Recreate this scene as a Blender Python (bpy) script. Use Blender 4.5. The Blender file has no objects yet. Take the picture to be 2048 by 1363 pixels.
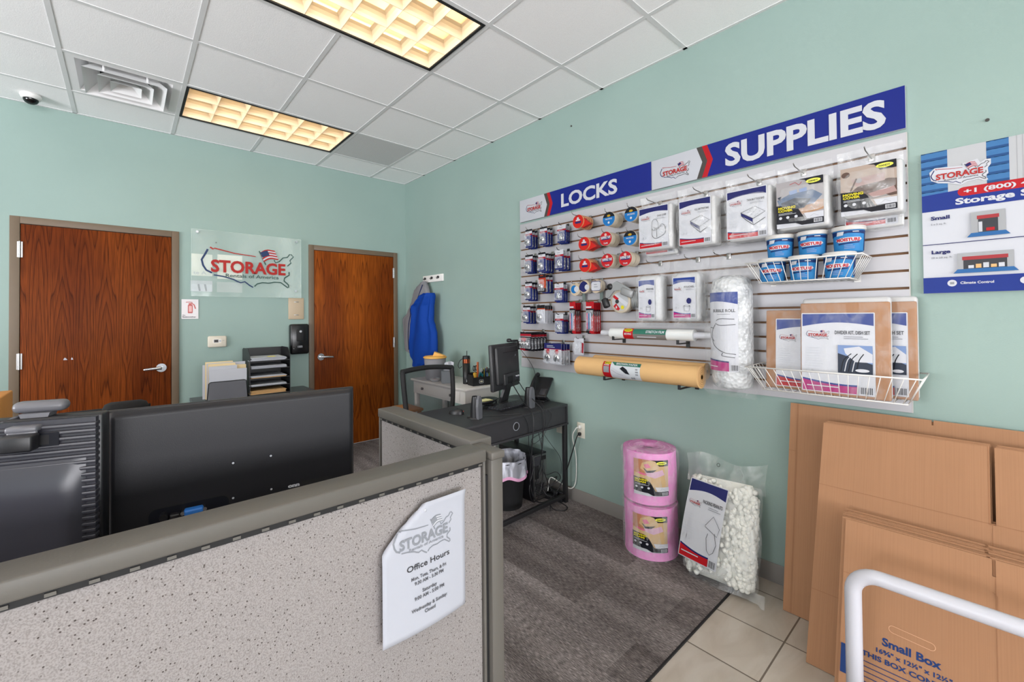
import bpy, bmesh, math, random
from mathutils import Vector, Matrix
from mathutils.geometry import tessellate_polygon
S = bpy.context.scene
COL = S.collection
PI = math.pi
random.seed(7)

# ------------------------------------------------------------------ camera, world, light, exposure
H = 3.039                       # ceiling height
cam = bpy.data.cameras.new('camera'); camo = bpy.data.objects.new('camera', cam); COL.objects.link(camo)
cam.sensor_width = 36; cam.lens = 15.068; cam.shift_x = 0.01193; cam.shift_y = -0.03004
cam.clip_start = 0.02
_y, _p, _r = 0.7166, 0.0134, -0.0096
_d = Vector((math.sin(_y)*math.cos(_p), math.cos(_y)*math.cos(_p), math.sin(_p)))
_rt = Vector((math.cos(_y), -math.sin(_y), 0)); _u = _rt.cross(_d)
_r2 = math.cos(_r)*_rt + math.sin(_r)*_u; _u2 = -math.sin(_r)*_rt + math.cos(_r)*_u
camo.matrix_world = Matrix(((_r2.x, _u2.x, -_d.x, -2.5792), (_r2.y, _u2.y, -_d.y, -4.7084), (_r2.z, _u2.z, -_d.z, 1.416), (0, 0, 0, 1)))
S.camera = camo
S.view_settings.view_transform = 'Standard'; S.view_settings.look = 'None'
S.view_settings.gamma = 1; S.view_settings.use_curve_mapping = False
S.view_settings.exposure = 0.30
W = bpy.data.worlds.new('daylight'); S.world = W; W.use_nodes = True
W.node_tree.nodes['Background'].inputs[0].default_value = (0.80, 0.90, 1.0, 1)
W.node_tree.nodes['Background'].inputs[1].default_value = 1.0

def area(name, loc, rot, sx, sy, power, col=(1, 1, 1), parent=None):
    l = bpy.data.lights.new(name, 'AREA'); l.shape = 'RECTANGLE'; l.size = sx; l.size_y = sy
    l.energy = power; l.color = col
    o = bpy.data.objects.new(name, l); COL.objects.link(o); o.location = loc; o.rotation_euler = rot
    if parent: o.parent = parent
    return o
# daylight through the storefront windows behind the camera; far left lamp is added fill
area('window_daylight', (-4.0, -11.75, 1.38), (PI/2+.42, 0, 0), 7.0, 2.0, 500, (0.975, 0.965, 1.0))  # aimed upward to lift the ceiling
area('window_daylight', (-7.75, -3.2, 1.45), (PI/2+.95, 0, -PI/2), 3.0, 1.9, 330, (0.975, 0.965, 1.0))  # added unseen fill for the right wall and ceiling
TROFFER_W = 7.2

# ------------------------------------------------------------------ materials
def s2l(c): return c/12.92 if c <= .04045 else ((c+.055)/1.055)**2.4
def hexc(h):
    h = h.lstrip('#'); return tuple(s2l(int(h[i:i+2], 16)/255) for i in (0, 2, 4)) + (1,)
MATS = {}
PRN = ('print', 'photo', 'card', 'banner', 'poster', 'band', 'shutter', 'royal', 'signal', 'logo', 'label', 'tub', 'unit', 'dispenser', 'box', 'jacket')
def K(name, col, rough=.55, metal=0, bump=0, bscale=60, vary=.04, vscale=9, alpha=1, spec=.5, emit=None, es=1, trans=0, sheen=0):
    """a procedural principled paint: colour with a faint noise variation and optional noise bump"""
    if name in MATS: return MATS[name]
    m = bpy.data.materials.new(name); m.use_nodes = True; MATS[name] = m
    nt = m.node_tree; b = nt.nodes['Principled BSDF']; c = hexc(col)
    if name.split('_')[0] in PRN or name.split('_')[-1] == 'print': spec = .22; rough = max(rough, .5); c = tuple(x**1.12*.74 for x in c[:3])+(1,)
    b.inputs['Roughness'].default_value = rough; b.inputs['Metallic'].default_value = metal
    b.inputs['Specular IOR Level'].default_value = spec
    b.inputs['Alpha'].default_value = alpha; b.inputs['Transmission Weight'].default_value = trans
    tc = nt.nodes.new('ShaderNodeTexCoord')
    n = nt.nodes.new('ShaderNodeTexNoise'); n.inputs['Scale'].default_value = vscale; n.inputs['Detail'].default_value = 3
    nt.links.new(tc.outputs['Object'], n.inputs['Vector'])
    mx = nt.nodes.new('ShaderNodeMix'); mx.data_type = 'RGBA'
    mx.inputs[6].default_value = tuple(x*(1-vary) for x in c[:3])+(1,)
    mx.inputs[7].default_value = tuple(min(1, x*(1+vary)) for x in c[:3])+(1,)
    nt.links.new(n.outputs['Fac'], mx.inputs[0]); nt.links.new(mx.outputs[2], b.inputs['Base Color'])
    if bump:
        n2 = nt.nodes.new('ShaderNodeTexNoise'); n2.inputs['Scale'].default_value = bscale; n2.inputs['Detail'].default_value = 4
        nt.links.new(tc.outputs['Object'], n2.inputs['Vector'])
        bp = nt.nodes.new('ShaderNodeBump'); bp.inputs['Strength'].default_value = bump; bp.inputs['Distance'].default_value = .01
        nt.links.new(n2.outputs['Fac'], bp.inputs['Height']); nt.links.new(bp.outputs[0], b.inputs['Normal'])
    if emit:
        b.inputs['Emission Color'].default_value = hexc(emit); b.inputs['Emission Strength'].default_value = es
    return m
def nodes(name, rough=.6):
    m = bpy.data.materials.new(name); m.use_nodes = True; MATS[name] = m
    nt = m.node_tree; b = nt.nodes['Principled BSDF']; b.inputs['Roughness'].default_value = rough
    return m, nt, b
def N(nt, t, **kw):
    n = nt.nodes.new(t)
    for k, v in kw.items():
        if k in n.inputs: n.inputs[k].default_value = v
        else: setattr(n, k, v)
    return n
def ramp(nt, stops, src):
    r = nt.nodes.new('ShaderNodeValToRGB'); e = r.color_ramp.elements
    e[0].position = stops[0][0]; e[0].color = hexc(stops[0][1]); e[1].position = stops[-1][0]; e[1].color = hexc(stops[-1][1])
    for p, c in stops[1:-1]:
        x = e.new(p); x.color = hexc(c)
    nt.links.new(src, r.inputs[0]); return r
def mapped(nt, scale, loc=(0, 0, 0), rot=(0, 0, 0), coord='Object'):
    tc = nt.nodes.new('ShaderNodeTexCoord'); mp = nt.nodes.new('ShaderNodeMapping')
    mp.inputs['Scale'].default_value = scale; mp.inputs['Location'].default_value = loc; mp.inputs['Rotation'].default_value = rot
    nt.links.new(tc.outputs[coord], mp.inputs[0]); return mp.outputs[0]
def bumpn(nt, b, h, strength=.2, dist=.01):
    bp = N(nt, 'ShaderNodeBump', Strength=strength, Distance=dist)
    nt.links.new(h, bp.inputs['Height']); nt.links.new(bp.outputs[0], b.inputs['Normal'])
def mixc(nt, fac, a, c, mode='MIX'):
    m = nt.nodes.new('ShaderNodeMix'); m.data_type = 'RGBA'; m.blend_type = mode
    for i, v in ((0, fac), (6, a), (7, c)):
        if hasattr(v, 'links') or hasattr(v, 'is_output'): nt.links.new(v, m.inputs[i])
        elif isinstance(v, str): m.inputs[i].default_value = hexc(v)
        else: m.inputs[i].default_value = v
    return m.outputs[2]

def mat_wall():
    m, nt, b = nodes('wall_paint', .62)
    v = mapped(nt, (1, 1, 1))
    n = N(nt, 'ShaderNodeTexNoise', Scale=1.3, Detail=2.0); nt.links.new(v, n.inputs['Vector'])
    r = ramp(nt, [(.35, '#8da39c'), (.65, '#91a7a0')], n.outputs['Fac']); nt.links.new(r.outputs[0], b.inputs['Base Color'])
    n2 = N(nt, 'ShaderNodeTexNoise', Scale=170.0, Detail=3.0); nt.links.new(v, n2.inputs['Vector']); bumpn(nt, b, n2.outputs['Fac'], .12, .003)
    return m
def mat_oak(name, seed, c0, c1, c2):
    m, nt, b = nodes(name, .5); b.inputs['Specular IOR Level'].default_value = .10
    v = mapped(nt, (1, 1, 1), (seed, seed*2.3, seed*.7))
    # cathedral grain: tall stretched rings, four mirrored veneer leaves
    sep = N(nt, 'ShaderNodeSeparateXYZ'); nt.links.new(v, sep.inputs[0])
    pp = N(nt, 'ShaderNodeMath', operation='PINGPONG'); nt.links.new(sep.outputs[0], pp.inputs[0]); pp.inputs[1].default_value = .125
    zs = N(nt, 'ShaderNodeMath', operation='MULTIPLY'); nt.links.new(sep.outputs[2], zs.inputs[0]); zs.inputs[1].default_value = .11
    cb = N(nt, 'ShaderNodeCombineXYZ'); nt.links.new(pp.outputs[0], cb.inputs[0]); nt.links.new(zs.outputs[0], cb.inputs[2])
    n = N(nt, 'ShaderNodeTexNoise', Scale=7.0, Detail=1.5, Roughness=.4); nt.links.new(cb.outputs[0], n.inputs['Vector'])
    mu = N(nt, 'ShaderNodeMath', operation='MULTIPLY'); nt.links.new(n.outputs['Fac'], mu.inputs[0]); mu.inputs[1].default_value = 16.0
    ad = N(nt, 'ShaderNodeMath', operation='MULTIPLY_ADD'); nt.links.new(pp.outputs[0], ad.inputs[0]); ad.inputs[1].default_value = 34.0; nt.links.new(mu.outputs[0], ad.inputs[2])
    fr = N(nt, 'ShaderNodeMath', operation='FRACT'); nt.links.new(ad.outputs[0], fr.inputs[0])
    r = ramp(nt, [(0, c1), (.45, c0), (.8, c0), (.93, c2), (1, c1)], fr.outputs[0])
    v2 = mapped(nt, (260, 260, 6)); n3 = N(nt, 'ShaderNodeTexNoise', Scale=1.0, Detail=2.0); nt.links.new(v2, n3.inputs['Vector'])
    r3 = ramp(nt, [(.3, '#b8b8b8'), (.6, '#ffffff')], n3.outputs['Fac'])
    v4 = mapped(nt, (3, 3, .7), (seed, 0, 0)); n4 = N(nt, 'ShaderNodeTexNoise', Scale=1.0, Detail=1.0); nt.links.new(v4, n4.inputs['Vector'])
    r4 = ramp(nt, [(.35, '#cfc0c0'), (.65, '#ffffff')], n4.outputs['Fac'])
    o = mixc(nt, 1.0, mixc(nt, 1.0, r.outputs[0], r3.outputs[0], 'MULTIPLY'), r4.outputs[0], 'MULTIPLY')
    nt.links.new(o, b.inputs['Base Color']); return m
def mat_carpet():
    m, nt, b = nodes('carpet_weave', .95); b.inputs['Specular IOR Level'].default_value = .1
    v = mapped(nt, (1, 1, 1), rot=(0, 0, PI/2))
    br = N(nt, 'ShaderNodeTexBrick', Scale=1.0); br.offset = .37; br.squash = 1
    br.inputs['Brick Width'].default_value = .92; br.inputs['Row Height'].default_value = .23; br.inputs['Mortar Size'].default_value = .0012
    br.inputs['Color1'].default_value = (0, 0, 0, 1); br.inputs['Color2'].default_value = (1, 1, 1, 1); br.inputs['Mortar'].default_value = (.3, .3, .3, 1)
    nt.links.new(v, br.inputs['Vector'])
    # irregular fine ribs along x, coarser loops
    va = mapped(nt, (300, 40, 1)); na = N(nt, 'ShaderNodeTexNoise', Scale=1.0, Detail=2.0); nt.links.new(va, na.inputs['Vector'])
    vb = mapped(nt, (420, 420, 1)); nb = N(nt, 'ShaderNodeTexNoise', Scale=1.0, Detail=2.0); nt.links.new(vb, nb.inputs['Vector'])
    vc = mapped(nt, (7, 1.6, 1)); nc = N(nt, 'ShaderNodeTexNoise', Scale=1.0, Detail=3.0); nt.links.new(vc, nc.inputs['Vector'])
    c = ramp(nt, [(0.0, '#6a6462'), (1.0, '#87817f')], br.outputs['Color']).outputs[0]
    c = mixc(nt, .75, c, ramp(nt, [(.34, '#585858'), (.5, '#b0b0b0'), (.66, '#ffffff')], na.outputs['Fac']).outputs[0], 'MULTIPLY')
    c = mixc(nt, .7, c, ramp(nt, [(.3, '#8a8a8a'), (.65, '#ffffff')], nb.outputs['Fac']).outputs[0], 'MULTIPLY')
    c = mixc(nt, .55, c, ramp(nt, [(.38, '#8e8a8a'), (.62, '#ffffff')], nc.outputs['Fac']).outputs[0], 'MULTIPLY')
    nt.links.new(mixc(nt, 1.0, c, (2.35, 2.33, 2.38, 1), 'MULTIPLY'), b.inputs['Base Color'])
    bumpn(nt, b, na.outputs['Fac'], .5, .004); return m
def mat_tile():
    m, nt, b = nodes('floor_tile_stone', .33)
    v = mapped(nt, (1, 1, 1), (.44, 4.098+.29*0, 0))
    br = N(nt, 'ShaderNodeTexBrick', Scale=1.0); br.offset = 0.0; br.squash = 1
    br.inputs['Brick Width'].default_value = .305; br.inputs['Row Height'].default_value = .29; br.inputs['Mortar Size'].default_value = .0035
    br.inputs['Color1'].default_value = hexc('#b8b0a6'); br.inputs['Color2'].default_value = hexc('#c5beb4'); br.inputs['Mortar'].default_value = hexc('#6e645a')
    nt.links.new(v, br.inputs['Vector'])
    vc = mapped(nt, (3, 9, 1), rot=(0, 0, .5)); nc = N(nt, 'ShaderNodeTexNoise', Scale=1.0, Detail=6.0, Distortion=1.2); nt.links.new(vc, nc.inputs['Vector'])
    c = mixc(nt, 1.0, br.outputs['Color'], ramp(nt, [(.3, '#e9e4de'), (.65, '#ffffff')], nc.outputs['Fac']).outputs[0], 'MULTIPLY')
    nt.links.new(c, b.inputs['Base Color']); bumpn(nt, b, br.outputs['Fac'], .3, -.002); return m
def mat_fabric_panel():
    m, nt, b = nodes('panel_fabric', .9); b.inputs['Specular IOR Level'].default_value = .15
    v = mapped(nt, (1, 1, 1))
    n = N(nt, 'ShaderNodeTexNoise', Scale=420.0, Detail=2.0); nt.links.new(v, n.inputs['Vector'])
    c = ramp(nt, [(.35, '#827d7c'), (.6, '#989392')], n.outputs['Fac']).outputs[0]
    vo = N(nt, 'ShaderNodeTexVoronoi', Scale=120.0); nt.links.new(v, vo.inputs['Vector'])
    r = ramp(nt, [(.12, '#8a8380'), (.20, '#ffffff')], vo.outputs['Distance']).outputs[0]
    nt.links.new(mixc(nt, 1.0, c, r, 'MULTIPLY'), b.inputs['Base Color']); bumpn(nt, b, n.outputs['Fac'], .35, .002); return m
def mat_card(name, col, lines=True):
    m, nt, b = nodes(name, .8); b.inputs['Specular IOR Level'].default_value = .2
    v = mapped(nt, (1, 1, 1)); n = N(nt, 'ShaderNodeTexNoise', Scale=5.0, Detail=4.0); nt.links.new(v, n.inputs['Vector'])
    c = hexc(col)
    o = mixc(nt, n.outputs['Fac'], tuple(x*.93 for x in c[:3])+(1,), tuple(x*1.06 for x in c[:3])+(1,))
    if lines:
        v2 = mapped(nt, (240, 240, 3)); n2 = N(nt, 'ShaderNodeTexNoise', Scale=1.0, Detail=1.0); nt.links.new(v2, n2.inputs['Vector'])
        o = mixc(nt, .13, o, ramp(nt, [(.35, '#c8c0b8'), (.6, '#ffffff')], n2.outputs['Fac']).outputs[0], 'MULTIPLY')
    nt.links.new(o, b.inputs['Base Color']); return m
def mat_corr():
    m, nt, b = nodes('corrugated_edge', .9)
    v = mapped(nt, (160, 40, 160)); n = N(nt, 'ShaderNodeTexNoise', Scale=1.0, Detail=3.0); nt.links.new(v, n.inputs['Vector'])
    nt.links.new(ramp(nt, [(.35, '#6b4d37'), (.62, '#cfa987')], n.outputs['Fac']).outputs[0], b.inputs['Base Color']); bumpn(nt, b, n.outputs['Fac'], .6, .004); return m
def mat_ceiltile():
    m, nt, b = nodes('ceiling_tile', .9)
    v = mapped(nt, (1, 1, 1)); n = N(nt, 'ShaderNodeTexNoise', Scale=160.0, Detail=4.0); nt.links.new(v, n.inputs['Vector'])
    nt.links.new(ramp(nt, [(.3, '#f6f6f6'), (.6, '#fcfcfc')], n.outputs['Fac']).outputs[0], b.inputs['Base Color']); bumpn(nt, b, n.outputs['Fac'], .25, .003); return m
def mat_film(name, alpha=.14, col='#f4f6f6', rough=.12, bump=.6, bs=28):
    m, nt, b = nodes(name, rough)
    b.inputs['Base Color'].default_value = hexc(col); b.inputs['Specular IOR Level'].default_value = .8
    v = mapped(nt, (1, 1, .6)); n = N(nt, 'ShaderNodeTexNoise', Scale=float(bs), Detail=3.0, Distortion=.8); nt.links.new(v, n.inputs['Vector'])
    r = N(nt, 'ShaderNodeMapRange'); nt.links.new(n.outputs['Fac'], r.inputs[0]); r.inputs[1].default_value = .42; r.inputs[2].default_value = .72
    r.inputs[3].default_value = alpha*.6; r.inputs[4].default_value = min(1, alpha*2.4)
    nt.links.new(r.outputs[0], b.inputs['Alpha']); bumpn(nt, b, n.outputs['Fac'], bump, .02); return m
def mat_bubble():
    m, nt, b = nodes('bubble_wrap', .25)
    v = mapped(nt, (1, 1, 1)); vo = N(nt, 'ShaderNodeTexVoronoi', Scale=55.0); nt.links.new(v, vo.inputs['Vector'])
    n = N(nt, 'ShaderNodeTexNoise', Scale=14.0, Detail=4.0); nt.links.new(v, n.inputs['Vector'])
    nt.links.new(ramp(nt, [(.3, '#9a9ea1'), (.6, '#cacdcf')], n.outputs['Fac']).outputs[0], b.inputs['Base Color']); bumpn(nt, b, vo.outputs['Distance'], .6, .01)
    return m

WALL = mat_wall(); CEIL = mat_ceiltile(); CARPET = mat_carpet(); TILE = mat_tile(); PANELF = mat_fabric_panel()
OAK1 = mat_oak('oak_veneer_dark', 3.1, '#823f14', '#70340e', '#532408'); OAK2 = mat_oak('oak_veneer_warm', 8.4, '#9a4f14', '#86420e', '#693008')
CARD = mat_card('cardboard', '#a67c5d'); CARDB = mat_card('cardboard_darker', '#9f7453'); CORR = mat_corr(); KRAFT = mat_card('kraft_paper', '#d2aa76', False)
FILM = mat_film('clear_film', .11); FILM2 = mat_film('crinkled_film', .15, bump=.8, bs=14); FILMT = mat_film('thin_film', .07); BUB = mat_bubble()
GRID = K('ceiling_grid_paint', '#dcdddd', .45, vary=.01); FRAMEB = K('door_frame_paint', '#6a5a48', .5, bump=.05, bscale=120)
BASE = K('vinyl_baseboard', '#87837f', .45); WHITE = K('white_plastic', '#e6e5e2', .4); WMET = K('white_coated_wire', '#d6d4d0', .35)
BLACK = K('black_plastic', '#17171a', .4); BLACKM = K('matte_black', '#111113', .7); DARK = K('charcoal_plastic', '#333338', .45, bump=.06, bscale=300)
CHROME = K('brushed_chrome', '#c9cbce', .25, 1); STEEL = K('satin_steel', '#a9a9a8', .38, 1); TAUPE = K('taupe_trim_paint', '#5c5954', .5, bump=.04, bscale=200)
PAPER = K('white_paper', '#bfc1c8', .7, vary=.01); NPAPER = K('notice_paper', '#aaadb7', .7, vary=.01); INK = K('black_ink', '#1c1c20', .6); GREY = K('grey_ink', '#83868c', .6); LGREY = K('light_grey_ink', '#b9bcc2', .6)
RED = K('signal_red', '#c8202c', .45); RED2 = K('logo_red', '#c23a36', .5); BLUE = K('royal_blue_print', '#1d3390', .45); NAVY = K('navy_print', '#2a2f73', .45)
CYAN = K('sky_blue_print', '#1f7fc4', .4); MAG = K('magenta_print', '#c02a86', .45); YEL = K('yellow_print', '#e6d931', .45); PWHITE = K('white_stock', '#bcbec5', .45, vary=.01)
PBLACK = K('print_black', '#1d1f2a', .4); TAUPEP = K('print_taupe', '#5a5754', .5); GREEN = K('green_print', '#3f8372', .5); LBLUE = K('light_blue_print', '#8fa8d4', .45)

# ------------------------------------------------------------------ geometry builder
class G:
    def __init__(s): s.v = []; s.f = []; s.m = []; s.sm = []; s.mats = []
    def mi(s, mat):
        if mat not in s.mats: s.mats.append(mat)
        return s.mats.index(mat)
    def add(s, vs, fs, mat, smooth=False, M=None):
        o = len(s.v)
        s.v += [tuple(M @ Vector(v)) if M else tuple(v) for v in vs]
        s.f += [tuple(i+o for i in f) for f in fs]; k = s.mi(mat)
        s.m += [k]*len(fs); s.sm += [smooth]*len(fs); return s
    def box(s, c, d, mat, bev=0, M=None, seg=2):
        if bev <= 0:
            x, y, z = d[0]/2, d[1]/2, d[2]/2
            vs = [(c[0]+i*x, c[1]+j*y, c[2]+k*z) for k in (-1, 1) for j in (-1, 1) for i in (-1, 1)]
            return s.add(vs, [(0, 2, 3, 1), (4, 5, 7, 6), (0, 1, 5, 4), (2, 6, 7, 3), (0, 4, 6, 2), (1, 3, 7, 5)], mat, False, M)
        bm = bmesh.new(); bmesh.ops.create_cube(bm, size=1)
        for v in bm.verts: v.co = Vector((v.co.x*d[0]+c[0], v.co.y*d[1]+c[1], v.co.z*d[2]+c[2]))
        bmesh.ops.bevel(bm, geom=bm.edges[:], offset=min(bev, min(d)*.49), segments=seg, affect='EDGES', profile=.5)
        return s.bm(bm, mat, True, M)
    def bm(s, bm, mat, smooth=False, M=None):
        bm.verts.index_update(); vs = [v.co[:] for v in bm.verts]; fs = [[v.index for v in f.verts] for f in bm.faces]; bm.free()
        return s.add(vs, fs, mat, smooth, M)
    def b(s, x0, x1, y0, y1, z0, z1, mat, bev=0, M=None):
        return s.box(((x0+x1)/2, (y0+y1)/2, (z0+z1)/2), (abs(x1-x0), abs(y1-y0), abs(z1-z0)), mat, bev, M)
    def cyl(s, p0, p1, r, mat, seg=20, r1=None, caps=True, M=None, smooth=True):
        p0, p1 = Vector(p0), Vector(p1); r1 = r if r1 is None else r1
        a = (p1-p0).normalized(); u = a.orthogonal().normalized(); w = a.cross(u)
        ring = lambda p, q: [p+q*(math.cos(t)*u+math.sin(t)*w) for t in [2*PI*i/seg for i in range(seg)]]
        vs = ring(p0, r)+ring(p1, r1)
        s.add(vs, [(i, (i+1) % seg, (i+1) % seg+seg, i+seg) for i in range(seg)], mat, smooth, M)
        if caps: s.add(vs, [tuple(range(seg))[::-1], tuple(range(seg, 2*seg))], mat, False, M)
        return s
    def tube(s, pts, r, mat, seg=8, closed=False, M=None, caps=True):
        P = [Vector(p) for p in pts]; n = len(P); T = []
        for i in range(n):
            a = P[(i-1) % n] if (closed or i > 0) else P[i]; b = P[(i+1) % n] if (closed or i < n-1) else P[i]
            T.append((b-a).normalized())
        u = T[0].orthogonal().normalized(); vs = []
        rr = r if hasattr(r, '__len__') else [r]*n
        for i in range(n):
            u = (u-T[i]*u.dot(T[i])).normalized(); w = T[i].cross(u)
            vs += [P[i]+rr[i]*(math.cos(2*PI*k/seg)*u+math.sin(2*PI*k/seg)*w) for k in range(seg)]
        fs = []
        for i in range(n if closed else n-1):
            a, b = i*seg, ((i+1) % n)*seg
            fs += [(a+k, a+(k+1) % seg, b+(k+1) % seg, b+k) for k in range(seg)]
        if not closed and caps: fs += [tuple(range(seg))[::-1], tuple(range((n-1)*seg, n*seg))]
        return s.add(vs, fs, mat, True, M)
    def lathe(s, prof, mat, seg=28, c=(0, 0, 0), M=None, smooth=True, sx=1, sy=1):
        vs = []; n = len(prof)
        for r, z in prof: vs += [(c[0]+sx*r*math.cos(2*PI*k/seg), c[1]+sy*r*math.sin(2*PI*k/seg), c[2]+z) for k in range(seg)]
        fs = [(i*seg+k, i*seg+(k+1) % seg, (i+1)*seg+(k+1) % seg, (i+1)*seg+k) for i in range(n-1) for k in range(seg)]
        return s.add(vs, fs, mat, smooth, M)
    def prism(s, poly, y0, y1, mat, M=None):
        """outline in x,z extruded along y"""
        n = len(poly); tri = tessellate_polygon([[Vector((p[0], p[1], 0)) for p in poly]])
        vs = [(p[0], y0, p[1]) for p in poly]+[(p[0], y1, p[1]) for p in poly]
        fs = [tuple(t) for t in tri]+[tuple(i+n for i in t) for t in tri]
        fs += [(i, (i+1) % n, (i+1) % n+n, i+n) for i in range(n)]
        return s.add(vs, fs, mat, False, M)
    def surf(s, fn, nu, nv, mat, M=None, smooth=True, closeu=False):
        vs = [fn(i/(nu if closeu else nu), j/nv) for j in range(nv+1) for i in range(nu if closeu else nu+1)]
        w = nu if closeu else nu+1
        fs = [(j*w+i, j*w+(i+1) % w, (j+1)*w+(i+1) % w, (j+1)*w+i) for j in range(nv) for i in range(nu)]
        return s.add(vs, fs, mat, smooth, M)
    def mesh(s, name):
        me = bpy.data.meshes.new(name); me.from_pydata(s.v, [], s.f)
        for m in s.mats: me.materials.append(m)
        me.polygons.foreach_set('material_index', s.m); me.polygons.foreach_set('use_smooth', s.sm); me.update()
        bm = bmesh.new(); bm.from_mesh(me); bmesh.ops.recalc_face_normals(bm, faces=bm.faces[:]); bm.to_mesh(me); bm.free()
        return me
    def obj(s, name, parent=None, loc=(0, 0, 0), rot=(0, 0, 0), sharp=True):
        o = bpy.data.objects.new(name, s.mesh(name)); COL.objects.link(o); o.location = loc; o.rotation_euler = rot
        if parent: o.parent = parent
        return o
def tag(o, label, cat, group=None):
    o['label'] = label; o['category'] = cat
    if group: o['group'] = group
    return o
def thing(name, label, cat, loc=(0, 0, 0), rz=0, group=None, rot=None):
    o = bpy.data.objects.new(name, None); COL.objects.link(o); o.location = loc; o.rotation_euler = rot or (0, 0, rz)
    o.empty_display_size = .05
    return tag(o, label, cat, group)
def struct(g, name, parent=None, **k):
    o = g.obj(name, parent, **k)
    if not parent: o['kind'] = 'structure'
    return o
def copy_tree(o, label=None, loc=None, parent=None, group=None):
    c = o.copy(); COL.objects.link(c)
    if parent: c.parent = parent
    if label: c['label'] = label
    if group: c['group'] = group
    if loc: c.location = loc
    for ch in list(o.children): copy_tree(ch, parent=c)
    return c
def lerp(a, b, t): return a+(b-a)*t
def smoothpath(pts, n=6):
    P = [Vector(p) for p in pts]; P = [P[0]*2-P[1]]+P+[P[-1]*2-P[-2]]; out = []
    for i in range(1, len(P)-2):
        for k in range(n):
            t = k/n; a, b, c, d = P[i-1:i+3]
            out.append(.5*((2*b)+(c-a)*t+(2*a-5*b+4*c-d)*t*t+(3*b-a-3*c+d)*t**3))
    return out+[P[-2]]

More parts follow.
